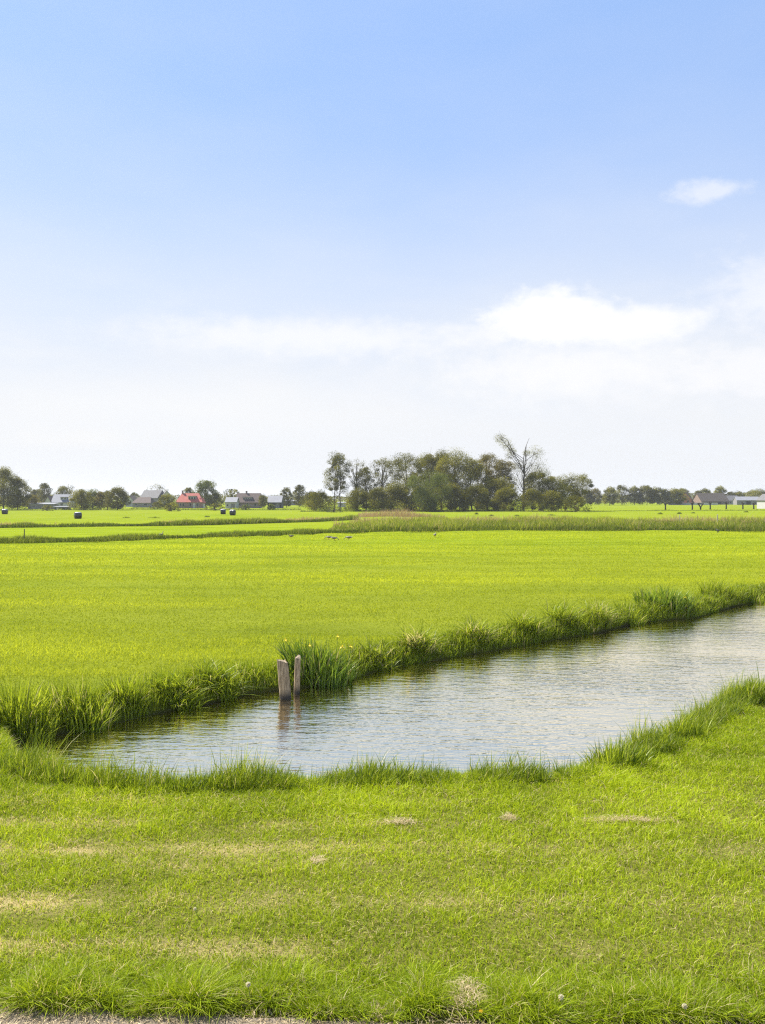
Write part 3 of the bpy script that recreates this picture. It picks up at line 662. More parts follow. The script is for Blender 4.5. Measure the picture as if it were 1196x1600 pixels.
# ------------------------------------------------------------------ trees
def tree(name, label, cat, px, pyb, pyt, wpx, leaf, dens=1.0, cb=0.15, shape='round', bark=BARK, group=None, trunks=1, ls=1.0, lean=0.0, limbs=None, Yo=0.0, clumps=None, cl=None):
    x0, y0 = at(px, pyb); sc = y0 / F; H, W = (pyb - pyt) * sc, wpx * sc
    y0 += Yo; x0 = (px - CX) / F * y0; H *= (y0) / (y0 - Yo) ; W *= y0 / (y0 - Yo)
    e = empty(name, label, cat, (x0, y0, float(height(np.array([x0]), np.array([y0]))[0])), 0, group)
    rs = np.random.default_rng(int(px * 7 + pyt * 13))
    pix = y0 / F * 1.56
    z0, z1 = cb * H, H; Rc = W / 2
    nc = clumps or int(np.clip(16 + 14 * (z1 - z0) / (W + 0.1), 18, 48)); cr = (0.15 if dens < 0.5 else 0.20) * min(W, 1.2 * (z1 - z0))
    cen = []
    for i in range(nc):
        u = (i + 0.5) / nc; z = z0 + (z1 - z0) * (0.06 + 0.90 * u)
        if shape == 'round': pr = math.sqrt(max(0.02, 1 - (2 * (0.12 + 0.86 * u) - 1) ** 2))
        elif shape == 'column': pr = 0.7 + 0.35 * math.sin(u * 3.14) if u < 0.75 else max(0.1, 0.95 - 2.6 * (u - 0.75))
        elif shape == 'bush': pr = math.sqrt(max(0.03, 1 - u * u * 0.98))
        else: pr = 0.25 + 0.8 * math.sin(min(1.0, u * 1.05) * 2.2)            # spreading
        a = i * 2.39996 + rs.uniform(-0.5, 0.5); rr = max(0.0, Rc * pr - cr * 0.35) * math.sqrt(rs.uniform(0.1, 1.35))
        cen.append((rr * math.cos(a) + lean * z, rr * math.sin(a) * 0.9, z - 0.3 * cr if u > 0.85 else z))
    if cl: cen = [(a * H, rs.uniform(-0.08, 0.08) * H, b * H) for a, b, _ in cl]; nc = len(cen); cr = 0.065 * H
    cen = np.array(cen)
    # trunk and limbs
    tb = MB(); r0 = max(0.16, 0.018 * H) if trunks == 1 else max(0.12, 0.012 * H)
    for k in range(trunks):
        dx = 0 if trunks == 1 else (k - (trunks - 1) / 2) * W * 0.22
        zt = np.linspace(-0.3, 0.88 * H, 7)
        wob = np.cumsum(rs.normal(0, 0.012 * H, (7, 2)), 0); wob[0] = 0
        pts = np.column_stack([dx + wob[:, 0] * 0.6 + lean * zt, wob[:, 1] * 0.6, zt])
        tb.tube(pts, np.linspace(r0, r0 * 0.2, 7), 7)
    for c in cen[::1] if dens < 1.2 else cen[::2]:
        zb = max(0.1 * H, c[2] * rs.uniform(0.5, 0.75)); b0 = np.array([lean * zb, 0, zb])
        mid = b0 * 0.45 + c * 0.55 + np.array([0, 0, -0.04 * H]) + rs.normal(0, 0.02 * W, 3)
        tb.tube([b0, mid, c], [r0 * 0.38 * (1 - 0.6 * zb / H), r0 * 0.2, r0 * 0.07], 5, cap=False)
        for q in range(5 if cl else 2):
            tip = c + rs.normal(0, cr * 0.55, 3) + np.array([0, 0, cr * 0.4])
            tb.tube([mid * 0.3 + c * 0.7, tip], [r0 * 0.1, r0 * 0.03], 4, cap=False)
    if limbs:
        for L in limbs:
            tb.tube([(a * H, rs.normal(0, 0.01 * H), b * H) for a, b in L[0]], np.linspace(L[1], L[1] * 0.25, len(L[0])), 6, cap=False)
    tb.build('trunk', bark, e, smooth=True)
    # leaves: small bent faces spread through every clump
    s_ = max(0.25, 0.95 * pix) * ls
    per = int(np.clip(dens * 6.0 * (cr * cr * 3.1) / (s_ * s_), 12, 900))
    n = per * nc; ci = np.repeat(np.arange(nc), per)
    crs = cr * (rs.uniform(0.45, 1.35, nc) if cl is None else np.array([c[2] * H * 1.85 for c in cl]) * np.ones(nc) / cr)
    d = rs.standard_normal((n, 3)); d /= np.linalg.norm(d, axis=1)[:, None]
    rad = crs[ci] * rs.uniform(0.15, 1.0, n) ** 0.5 * (1 + 0.35 * (rs.uniform(0, 1, n) > 0.9))
    Pn = cen[ci] + d * rad[:, None] * np.array([1.1, 1.0, 0.8])
    k = Pn[:, 2] > 0.02 * H; Pn = Pn[k]; ci = ci[k]; n = len(Pn)
    nrm = d[k] * 0.7 + rs.standard_normal((n, 3)) * 0.7 + np.array([0, 0, 0.5]); nrm /= np.linalg.norm(nrm, axis=1)[:, None]
    u = np.cross(nrm, rs.standard_normal((n, 3))); u /= np.linalg.norm(u, axis=1)[:, None] + 1e-9; v = np.cross(nrm, u)
    sz = s_ * rs.uniform(0.45, 1.15, n)[:, None]
    V = np.stack([Pn - u * sz * 0.5, Pn + v * sz * 0.32 - nrm * sz * 0.08, Pn + u * sz * 0.5, Pn - v * sz * 0.32 - nrm * sz * 0.08], 1)
    ct = rs.uniform(-0.38, 0.38, nc)
    tone = np.clip(0.5 + ct[ci] + rs.uniform(-0.35, 0.35, n), 0, 1)
    lb = MB(); lb.add(V.reshape(-1, 3), [np.arange(n)[:, None] * 4 + np.array([[0, 1, 2, 3]])], tone=np.repeat(tone, 4), dry=0.0)
    lb.build('crown', leaf, e)
    return e
WG = 'trees of the wood in the middle of the meadow'
WB = 'bushes along the edge of the wood'
T = lambda *a, **k: tree('broadleaf_tree', a[0], 'tree', *a[1:4], a[4] * 1.22, *a[5:], group=k.pop('group', WG), **k)
B = lambda *a, **k: tree('bush', a[0], 'bush', *a[1:], shape='bush', cb=0.02, group=k.pop('group', WB), **k)
tree('poplar_tree', 'tall slender poplar with two bare stems at the left end of the wood', 'tree', 527, 798, 706, 38, DARKLEAF, 0.75, 0.30, 'column', group=WG, trunks=2, ls=0.95)
T('thin half bare tree next to the poplar', 557, 798, 716, 26, GREYLEAF, 0.28, 0.40, 'spread', ls=0.8)
T('narrow dark tree between the half bare tree and the tall dark mass', 572, 798, 728, 26, DARKLEAF, 0.6, 0.3, 'column', ls=0.9)
T('loose airy tree with sky showing through its top', 598, 798, 713, 36, GREYLEAF, 0.42, 0.35, 'round', ls=0.9)
T('broad dense dark tree left of centre in the wood', 634, 798, 707, 58, DARKLEAF, 1.5, 0.05, 'round', Yo=6)
T('dark tree topped with loose tufts behind the pale willow', 668, 798, 708, 42, DARKLEAF, 0.9, 0.2, 'round', Yo=12)
tree('willow_tree', 'pale green willow hanging over the front of the wood', 'tree', 672, 799, 736, 62, LIGHTLEAF, 0.55, 0.12, 'spread', group=WG, Yo=-6)
T('dark tree with pointed tips at the highest part of the wood', 690, 798, 704, 38, DARKLEAF, 0.8, 0.2, 'column', Yo=10)
T('wide dark tree at the middle of the wood', 712, 798, 703, 56, MIDLEAF, 1.3, 0.08, 'round', Yo=4)
T('rounded dark green tree right of the middle', 738, 798, 716, 54, DARKLEAF, 1.5, 0.05, 'round', Yo=2)
T('tree with a yellowish leafing top', 762, 798, 707, 34, GOLDLEAF, 0.65, 0.35, 'round', Yo=6)
T('golden orange young tree left of the tall bare one', 789, 798, 717, 36, GOLDLEAF, 0.75, 0.2, 'round', Yo=2)
T('mid green tree under the golden one', 775, 798, 746, 46, MIDLEAF, 1.2, 0.05, 'round', Yo=-3)
T('tallest gaunt tree of the wood with forked half bare limbs', 818, 798, 682, 56, MIDLEAF, 0.60, 0.42, 'spread', trunks=1, ls=0.8,
  cl=[(-.33, .98, .045), (-.29, .95, .055), (-.24, .90, .05), (-.20, .85, .045), (-.14, .80, .035), (-.17, .74, .04), (.05, .78, .03), (.16, .80, .06), (.22, .77, .055), (.12, .64, .07), (.20, .61, .075), (.25, .54, .08), (-.05, .62, .05), (.04, .56, .06), (.13, .49, .09), (-.09, .5, .06), (.02, .41, .08), (.2, .44, .08), (-.1, .37, .06), (.08, .33, .08)],
  limbs=[([(0.0, 0.5), (-0.06, 0.66), (-0.15, 0.82), (-0.22, 0.96), (-0.30, 1.0)], 0.17), ([(0.0, 0.5), (0.0, 0.7), (0.03, 0.85), (0.08, 0.98)], 0.16),
         ([(0.02, 0.66), (0.12, 0.74), (0.22, 0.80), (0.27, 0.82)], 0.09)])
T('olive green tree right of the tall gaunt one', 843, 798, 733, 46, MIDLEAF, 0.75, 0.15, 'round')
T('small rounded tree near the right end of the wood', 866, 798, 744, 34, MIDLEAF, 0.6, 0.15, 'round')
T('light olive tree second from the right end', 884, 798, 754, 34, LIGHTLEAF, 0.55, 0.1, 'round', Yo=4)
T('dark open crowned tree at the right end of the wood', 902, 799, 740, 38, DARKLEAF, 0.55, 0.35, 'spread', ls=0.9)
B('wide dark bush at the left foot of the wood', 500, 799, 766, 56, DARKLEAF, 0.9)
B('pale flowering bush in front of the poplar', 522, 800, 790, 40, LIGHTLEAF, 0.8, Yo=-8)
B('dark bush right of the poplar stems', 560, 799, 764, 50, DARKLEAF, 0.95)
B('dark bush below the airy tree', 592, 799, 762, 46, DARKLEAF, 1.1)
B('mid green bush under the broad dark tree', 622, 799, 756, 50, MIDLEAF, 1.1)
B('small bright bush standing out before the dark wood', 675, 799, 782, 18, LIGHTLEAF, 0.9, Yo=-8)
B('deep shaded bush under the pale willow', 655, 799, 762, 50, DARKLEAF, 1.3)
B('large dark bush right of the small bright one', 705, 799, 756, 56, DARKLEAF, 1.3)
B('dark rounded bush at the middle right', 745, 799, 758, 56, DARKLEAF, 1.3)
B('dark bush below the golden tree', 792, 799, 762, 48, DARKLEAF, 1.1)
B('loose bush at the foot of the tall gaunt tree', 832, 799, 764, 46, MIDLEAF, 0.8)
B('mid green bush before the small rounded tree', 862, 799, 766, 40, MIDLEAF, 0.8)
B('low dark bush at the foot of the right end tree', 900, 800, 774, 44, DARKLEAF, 0.8)

LGp = 'trees around the houses on the left'
for a in (('big dark tree cut by the left edge of the picture', 6, 797, 729, 50, DARKLEAF, 0.9, 0.05, 0),
          ('lower dark tree right against the big left edge tree', 28, 797, 745, 36, DARKLEAF, 1.1, 0.03, 4),
          ('yellow green shrub like tree left of the blue roofed house', 50, 796, 773, 24, GOLDLEAF, 0.9, 0.05, 10),
          ('tall grey green tree behind the blue roofed house', 70, 794, 755, 20, GREYLEAF, 1.1, 0.1, 40),
          ('round grey tree further left behind the blue roofed house', 57, 794, 767, 24, GREYLEAF, 1.1, 0.1, 60),
          ('pale rounded tree rising right of the blue roof', 100, 793, 761, 30, GREYLEAF, 0.9, 0.1, 60),
          ('wide leafy green tree beside the blue roofed house', 127, 797, 764, 34, MIDLEAF, 0.9, 0.05, 0),
          ('second leafy green tree of the row before the yellow ones', 145, 797, 765, 28, LIGHTLEAF, 0.8, 0.05, 5),
          ('yellowish slim tree in the left row', 158, 797, 767, 20, GOLDLEAF, 0.9, 0.1, 2),
          ('narrow dark tree in the left row', 168, 797, 766, 14, DARKLEAF, 1.0, 0.1, 6),
          ('round grey green tree ending the left row', 184, 797, 761, 32, GREYLEAF, 1.3, 0.05, 0),
          ('dark tree peeping over the brown roofs', 210, 792, 771, 14, DARKLEAF, 1.0, 0.1, 80),
          ('wispy pale tree above the grey gables', 248, 793, 760, 34, GREYLEAF, 0.30, 0.35, 110),
          ('green bush like tree left of the red roof', 262, 797, 773, 22, MIDLEAF, 1.0, 0.03, 20),
          ('dark pointed tree directly behind the red roof', 296, 793, 762, 18, DARKLEAF, 1.3, 0.05, 40),
          ('big pale leafy tree right of the red roofed house', 322, 797, 753, 36, LIGHTLEAF, 1.0, 0.05, 75),
          ('smaller green tree between the pale tree and the white garage', 338, 796, 772, 22, MIDLEAF, 1.0, 0.05, 60),
          ('flat topped dark cedar above the white garage', 363, 795, 766, 24, DARKLEAF, 0.7, 0.5, 60),
          ('low tree right of the mauve brick house', 411, 796, 774, 14, GREYLEAF, 1.0, 0.1, 30),
          ('grey green tree right of the grey barn', 448, 795, 763, 18, GREYLEAF, 1.2, 0.05, 40),
          ('taller grey green tree further right of the grey barn', 468, 795, 759, 22, GREYLEAF, 1.2, 0.05, 60),
          ('round grey green tree left beside the wood', 488, 796, 769, 26, GREYLEAF, 1.1, 0.05, 30)):
    tree('broadleaf_tree', a[0], 'tree', *a[1:6], leaf=a[6] if False else a[5], dens=a[6], cb=a[7], Yo=a[8], group=LGp) if False else \
        tree('broadleaf_tree', a[0], 'tree', a[1], a[2], a[3], a[4], a[5], a[6], a[7], 'round', group=LGp, Yo=a[8])
for a in (('low round bush in front of the white long shed', 74, 798, 789, 20, MIDLEAF), ('bushes end left of the red roofed house wall', 268, 799, 785, 24, MIDLEAF),
          ('round pale garden bush before the grey barn', 424, 797, 787, 12, LIGHTLEAF), ('green garden bush before the mauve brick house', 384, 797, 788, 16, LIGHTLEAF),
          ('dark garden bush between red roofed and mauve houses', 336, 798, 787, 30, DARKLEAF), ('small bush under the wispy pale tree', 246, 796, 784, 22, DARKLEAF)):
    B(a[0], *a[1:6], 1.0, group='garden bushes around the left houses')
RG = 'trees of the far line on the right'
for a in (('low pinkish brown tree nearest the wood in the far right line', 930, 789, 763, 20, GOLDLEAF, 1.0), ('grey tree just right of the pinkish one', 918, 789, 765, 18, GREYLEAF, 1.0),
          ('rounded grey green tree in front of the far line', 953, 790, 761, 20, MIDLEAF, 1.2), ('airy crowned tree with sky gaps in the far line', 972, 789, 757, 24, GREYLEAF, 0.6),
          ('dark tree with a forked stem in the far line', 992, 789, 759, 18, DARKLEAF, 1.0), ('broad tree with a rounded top past the forked one', 1011, 789, 758, 24, GREYLEAF, 1.3),
          ('squarish dark green tree left of the first pollard', 1027, 789, 761, 20, MIDLEAF, 1.3), ('sparse topped tree behind the first pollard', 1040, 789, 763, 14, GREYLEAF, 0.7),
          ('wide low tree right of the first pollard', 1055, 789, 764, 26, MIDLEAF, 1.3), ('low tree left of the red brick house', 1068, 789, 764, 18, MIDLEAF, 1.2),
          ('small tree between red brick house and long barn', 1092, 789, 767, 14, GREYLEAF, 1.0), ('pointed tree above the left end of the barn roof', 1102, 789, 764, 16, MIDLEAF, 1.1),
          ('rounded tree standing tall behind the barn roof', 1125, 789, 761, 18, MIDLEAF, 1.2), ('small tree right of the barn gable', 1141, 789, 769, 16, GREYLEAF, 1.0),
          ('dark low tree behind the pale shed', 1154, 789, 769, 18, DARKLEAF, 1.0), ('wide green tree at the right edge behind the shed', 1184, 789, 766, 32, MIDLEAF, 1.2)):
    tree('broadleaf_tree', a[0], 'tree', a[1], a[2], a[3], a[4] * 1.15, a[5], a[6], 0.06, 'round', group=RG, Yo=70 if a[1] > 1060 else 0)
# far hedges and woods that read as one mass
def farwood(name, label, Yd, x0, x1, h, n, leaf, seed):
    x = rng.uniform(x0, x1, n); z = rng.uniform(0, 1, n) ** 0.8 * h * (0.45 + 0.75 * fnoise(x, x * 0, 30, seed)); y = Yd + rng.uniform(-12, 12, n)
    s_ = 0.00085 * Yd; P = np.column_stack([x, y, z + GZ])
    u = rng.standard_normal((n, 3)); u /= np.linalg.norm(u, axis=1)[:, None]; v = np.cross(u, rng.standard_normal((n, 3))); v /= np.linalg.norm(v, axis=1)[:, None]
    V = np.stack([P - u * s_, P + v * s_ * 0.7, P + u * s_, P - v * s_ * 0.7], 1)
    mb = MB(); mb.add(V.reshape(-1, 3), [np.arange(n)[:, None] * 4 + np.array([[0, 1, 2, 3]])], tone=np.repeat(np.clip(fnoise(x, z * 3, 9, seed + 1) + rng.uniform(-.25, .25, n), 0, 1), 4), dry=0.0)
    mb.build(name, leaf, label=label, cat='wood', kind='stuff')
farwood('far_hedge', 'distant hazy hedge behind the houses on the left', 470, -330, 20, 6.5, 16000, GREYLEAF, 91)
farwood('far_wood', 'distant hazy wood along the right horizon', 720, 120, 560, 10, 15000, GREYLEAF, 92)
farwood('horizon_wood', 'faint strip of woodland on the horizon', 1300, -900, 900, 9, 15000, GREYLEAF, 93)

# pollard willows
def pollard(label, px, pyb, hpx, fork, seed):
    x0, y0 = at(px, pyb); sc = y0 / F; H = hpx * sc; rs = np.random.default_rng(seed)
    e = empty('pollard_willow', label, 'tree', (x0, y0, GZ), 0, 'pollard willows in a row')
    tb = MB(); r = 0.24
    if fork:
        for sg in (-1, 1): tb.tube([(0, 0, -0.2), (0.05 * sg, 0, 0.4 * H), (0.55 * sg, 0, 0.72 * H), (0.75 * sg, 0.1, H * 0.95)], [r, r * 0.9, r * 0.8, r * 0.9], 9)
    else:
        tb.tube([(0, 0, -0.2), (0.03, 0, 0.3 * H), (0.0, 0, 0.65 * H), (0, 0, 0.8 * H), (0, 0, 0.95 * H)], [r * 1.15, r * 0.95, r * 0.95, r * 1.5, r * 1.2], 10)
    tb.build('trunk', DARKBARK, e, smooth=True)
    kb = MB()
    for k in range(11):
        a = rs.uniform(0, 6.28); q = rs.uniform(0.4, 1.0); bx = (0.65 * rs.choice((-1, 1)) if fork else 0)
        kb.tube([(bx, 0, H * 0.78), (bx + 0.45 * q * math.cos(a), 0.45 * q * math.sin(a), H * 0.9), (bx + 0.75 * q * math.cos(a), 0.7 * q * math.sin(a), H * rs.uniform(0.95, 1.05))], [0.16, 0.14, 0.10], 6)
    kb.build('crown', DARKBARK, e, smooth=True)
for k, (lb, px, pb, hp, fk) in enumerate((('lone pollard willow left of the row, broad headed', 1040, 797, 11, False), ('pollard willow with the widest head, before the red brick house', 1082, 796.5, 11, False),
        ('pollard willow forked into a V shape', 1095, 796.5, 10.5, True), ('pollard willow just right of the forked one', 1110, 796, 11, False), ('pollard willow before the barn gable', 1135, 795.5, 11, False),
        ('slim pollard willow before the left end of the pale shed', 1161, 795.5, 9.5, False), ('slim pollard willow before the right end of the pale shed', 1178, 795.5, 9.5, False))):
    pollard(lb, px, pb, hp, fk, 300 + k)

# ------------------------------------------------------------------ buildings
BRICK = plain('brown brick', (0.22, 0.15, 0.12), 0.9, 0.2, 2); MAUVE = plain('mauve brick', (0.25, 0.19, 0.18), 0.9, 0.15, 2)
WHITE = plain('white render', (0.42, 0.41, 0.39), 0.8, 0.08, 0.6); GREYW = plain('grey boards', (0.20, 0.19, 0.19), 0.85, 0.15, 1.2)
BLACKW = plain('black tarred boards', (0.030, 0.030, 0.034), 0.8, 0.3, 1.2); RED = plain('orange red tiles', (0.36, 0.085, 0.058), 0.8, 0.14, 1.4)
BLUER = plain('blue grey slate', (0.115, 0.125, 0.16), 0.65, 0.18, 1); BROWNR = plain('brown tiles', (0.105, 0.075, 0.062), 0.9, 0.2, 1); THATCH = plain('thatch', (0.070, 0.055, 0.042), 0.95, 0.2, 1)
PALER = plain('pale sheet roof', (0.20, 0.20, 0.215), 0.7, 0.12, 0.7); REDW = plain('red brick', (0.36, 0.13, 0.09), 0.9, 0.15, 2); GLASS = plain('window glass', (0.03, 0.035, 0.045), 0.1, 0.2, 1)
GREYR = plain('grey tiles', (0.115, 0.11, 0.11), 0.8, 0.2, 1)
def window(parent, x, y, z, w, h):
    f = MB(); b = 0.09; d = 0.07                         # frame of four bars on the wall, pane set inside
    f.box(x - w / 2, x + w / 2, y - d, y, z, z + b); f.box(x - w / 2, x + w / 2, y - d, y, z + h - b, z + h)
    f.box(x - w / 2, x - w / 2 + b, y - d, y, z + b, z + h - b); f.box(x + w / 2 - b, x + w / 2, y - d, y, z + b, z + h - b)
    o = f.build('window', WHITE, parent)
    q = MB(); q.box(x - w / 2 + b, x + w / 2 - b, y - d * 0.5, y - 0.005, z + b, z + h - b); q.build('pane', GLASS, o)
def house(name, label, px, py, wpx, wall, rise, depth, wm, rm, rz=0.0, style='gable', wins=(), door=None, dormer=None, chimney=None, cat='house', group=None, doorm=None):
    x0, y0 = at(px, py); W = wpx * y0 / F; D = depth
    e = empty(name, label, cat, (x0, y0 + D / 2, GZ), R(rz), group)
    t_, ov = 0.18, 0.35; b = MB(); r = MB()
    if style == 'gable':                                  # ridge along the facade
        b.prism([(-D / 2, -0.3), (D / 2, -0.3), (D / 2, wall), (0, wall + rise - 0.02), (-D / 2, wall)], 'x', -W / 2, W / 2)
        k = rise / (D / 2); o_ = ov
        r.prism([(-D / 2 - o_, wall - k * o_), (0, wall + rise), (D / 2 + o_, wall - k * o_), (D / 2 + o_, wall - k * o_ + t_), (0, wall + rise + t_ * 1.3), (-D / 2 - o_, wall - k * o_ + t_)], 'x', -W / 2 - 0.25, W / 2 + 0.25)
    elif style == 'front':                                # gable faces the meadow
        b.prism([(-W / 2, -0.3), (W / 2, -0.3), (W / 2, wall), (0, wall + rise - 0.02), (-W / 2, wall)], 'y', -D / 2, D / 2)
        k = rise / (W / 2); o_ = ov
        r.prism([(-W / 2 - o_, wall - k * o_), (0, wall + rise), (W / 2 + o_, wall - k * o_), (W / 2 + o_, wall - k * o_ + t_), (0, wall + rise + t_ * 1.3), (-W / 2 - o_, wall - k * o_ + t_)], 'y', -D / 2 - 0.3, D / 2 + 0.3)
    elif style == 'hip':
        b.box(-W / 2, W / 2, -D / 2, D / 2, -0.3, wall)
        hw, hd = W / 2 + ov, D / 2 + ov; ix = W / 2 - rise * 0.45
        r.poly([(-hw, -hd, wall + .003), (hw, -hd, wall + .003), (hw, hd, wall + .003), (-hw, hd, wall + .003), (-ix, 0, wall + rise), (ix, 0, wall + rise)], [(3, 2, 1, 0), (0, 1, 5, 4), (2, 3, 4, 5), (1, 2, 5), (3, 0, 4)])
    else:                                                 # flat
        b.box(-W / 2, W / 2, -D / 2, D / 2, -0.3, wall); r.prism([(-D / 2 - .3, wall + .003), (D / 2 + .3, wall + rise), (D / 2 + .3, wall + rise + .15), (-D / 2 - .3, wall + .25)], 'x', -W / 2 - .25, W / 2 + .25)
    b.build('wall', wm, e); ro = r.build('roof', rm, e)
    if chimney is not None:
        c = MB(); c.box(chimney - .3, chimney + .3, -.3, .3, wall + rise * 0.7, wall + rise + 0.9); c.box(chimney - .38, chimney + .38, -.38, .38, wall + rise + 0.9, wall + rise + 1.05); c.build('chimney', BRICK, ro)
    for (u, z, w_, h_) in wins: window(e, u, -D / 2, z, w_, h_)
    if door:
        d = MB(); d.box(door[0] - door[1] / 2, door[0] + door[1] / 2, -D / 2 - 0.05, -D / 2 - .004, 0.02, door[2]); do = d.build('door', doorm or WHITE, e)
        q = MB(); q.box(door[0] + door[1] * .34, door[0] + door[1] * .4, -D / 2 - 0.1, -D / 2 - .052, 0.95, 1.08); q.build('handle', BLACKW, do)
    if dormer:                                            # (x, width, z0, height, panes)
        u, w_, z0, h_, np_ = dormer; yf = -D / 2 * 0.72; d = MB()
        d.box(u - w_ / 2, u + w_ / 2, yf, 0.0, z0, z0 + h_); dd = d.build('dormer', WHITE, e)
        q = MB(); q.box(u - w_ / 2 - .15, u + w_ / 2 + .15, yf - .2, 0.1, z0 + h_ + .003, z0 + h_ + .15); q.build('dormer_roof', GREYR, dd)
        for i in range(np_):
            q = MB(); c = u - w_ / 2 + w_ * (i + .5) / np_; q.box(c - w_ / np_ * .33, c + w_ / np_ * .33, yf - .03, yf - .004, z0 + h_ * .3, z0 + h_ * .8); q.build('pane', GLASS, dd)
    return e
HG = 'houses across the meadow'
house('shed', 'long low shed with a pale flat roof at the left', 64, 795.5, 40, 1.6, 0.5, 5, GREYW, PALER, 0, 'flat', cat='shed', group='farm sheds', wins=((-2.5, .6, 1.2, .7), (1.5, .6, 1.2, .7)))
house('farmhouse', 'white walled house with a blue grey slate roof', 95, 793.2, 29, 2.3, 2.9, 7, WHITE, BLUER, 4, wins=((-2.2, .8, 1.1, 1.1), (0.2, .8, 1.1, 1.1)), door=(2.2, 1, 2.0), dormer=(0.6, 2.4, 3.2, 1.0, 2), group=HG)
house('farmhouse', 'steep gabled wing with a pale front left of the blue roof', 75, 793.2, 13, 1.6, 3.0, 8, WHITE, BROWNR, 0, 'front', wins=((0, .7, 1.0, .8),), group=HG)
house('shed', 'black low shed with a white door before the slate roofed house', 95, 797.0, 21, 0.85, 0.25, 3, BLACKW, PALER, 0, 'flat', cat='shed', group='farm sheds', door=(-1.0, .6, .8))
house('bungalow', 'low brown roofed bungalow with grey walls', 222, 793.0, 28, 1.9, 2.4, 8, GREYW, BROWNR, -3, 'hip', wins=((1.8, .8, 1.6, .8), (-2.2, .8, 1.4, .9)), group=HG)
house('cottage', 'small pale gabled cottage half hidden at left of the brown bungalow', 203, 791.8, 13, 2.6, 2.2, 7, WHITE, BROWNR, 0, 'front', wins=((0, 1.0, 1.2, 1.1),), group=HG)
house('farmhouse', 'grey house with twin roofs behind the brown bungalow', 236, 790.5, 30, 4.0, 3.6, 9, GREYW, GREYR, -14, wins=((-2, 1, 1.2, 1.2), (2, 1, 1.2, 1.2)), group=HG)
house('farmhouse', 'pale gabled house behind the wispy tree', 256, 790.5, 18, 4.2, 3.2, 9, WHITE, GREYR, 20, 'front', wins=((-1, 2.2, 1, 1.2), (1, 2.2, 1, 1.2)), group=HG)
house('farmhouse', 'house with a bright orange red hipped roof and white dormer', 294, 794.0, 39, 2.3, 3.5, 8.5, BRICK, RED, 6, 'hip', wins=((-3.3, .7, .8, 1.3), (-2.2, .7, .8, 1.3), (0.5, .7, 1.0, 1.3), (3.2, .7, 1.0, 1.3)), door=(1.9, .9, 2.0), dormer=(1.0, 3.0, 2.9, 1.7, 3), chimney=-3.0, group=HG)
house('annex', 'white gabled annex at the right end of the red roofed house', 313, 793.9, 4.5, 2.6, 1.2, 6, WHITE, RED, 0, 'front', cat='annex', wins=((0, .8, .5, 1.0),))
house('garage', 'white garage with a pale roof right of the pale leafy tree', 361, 794.4, 17, 2.4, 1.6, 6, WHITE, PALER, 0, wins=((-1.2, .9, .8, .7),), door=(0.8, 1.6, 1.8), cat='garage', doorm=GREYW)
house('farmhouse', 'mauve brick house with a wide white dormer of four panes', 387, 794.0, 36, 2.3, 3.3, 8, MAUVE, BROWNR, 0, wins=((-3, .8, 1.0, 1.1), (0, .8, 1.0, 1.1), (3, .8, 1.0, 1.1)), dormer=(-0.2, 3.6, 2.9, 1.3, 4), chimney=-1.0, group=HG)
house('barn', 'dark walled barn with a pale grey roof', 429, 794.2, 21, 2.3, 2.3, 8, BLACKW, PALER, 0, door=(1.2, 1.6, 1.9), wins=((-1.4, .9, .9, .7),), cat='barn', doorm=GREYW)
house('shed', 'far low shed with a long white roof between the barn and the wood', 456, 789.5, 26, 2.0, 0.8, 6, GREYW, PALER, 0, 'flat', wins=((-2, .8, 1.5, .8), (2.5, .8, 1.5, .8)), cat='shed', group='farm sheds')
house('shed', 'small white shed glimpsed between the trunks at the left end of the wood', 534, 792.2, 12, 1.6, 0.5, 4, WHITE, PALER, 0, 'flat', wins=((0, .7, 1.0, .6),), cat='shed', group='farm sheds')
house('farmhouse', 'red brick house with a gable left of the long barn', 1076, 788.3, 18, 3.2, 3.9, 9, REDW, BROWNR, -22, 'front', wins=((-1.5, 1.2, 1.3, 1.3), (1.5, 1.2, 1.3, 1.3), (0, 3.9, 1.2, 1.1)), chimney=1.2, group=HG)
house('barn', 'long barn with a broad brown thatched roof', 1116, 788.5, 46, 2.0, 4.6, 11, BRICK, THATCH, 8, wins=((-5, .7, 1.3, .9), (-1, .7, 1.3, .9), (5, .7, 1.3, .9)), door=(2.5, 2.2, 1.8), cat='barn', doorm=BLACKW)
house('bungalow', 'small grey roofed house right of the thatched barn', 1147, 788.3, 18, 2.4, 2.8, 8, WHITE, GREYR, 0, wins=((-2, .8, 1.2, 1.1), (2, .8, 1.2, 1.1)), group=HG)
house('shed', 'wide shed with a pale sheet roof and dark boarded front', 1172, 788.8, 34, 2.6, 1.9, 9, GREYW, PALER, -10, wins=((-3.5, 1, 1.4, .9), (3.5, 1, 1.4, .9)), door=(0, 2.6, 2.2), cat='shed', group='farm sheds', doorm=BLACKW)
house('garage', 'pale gabled building cut by the right edge of the picture', 1209, 795.0, 22, 3.2, 2.0, 7, WHITE, GREYR, 10, 'front', wins=((0, 1.0, 1.0, 1.1),), cat='garage')
# pale yard wall
x0, y0 = at(1045, 789); x1, _ = at(1122, 789)
mb = MB(); mb.box(x0, x1, y0, y0 + 0.25, GZ - 0.2, GZ + 1.15); mb.box(x0 - .05, x1 + .05, y0 - .06, y0 + .31, GZ + 1.153, GZ + 1.25)
mb.build('yard_wall', WHITE, label='long low pale yard wall behind the pollard willows', cat='wall')

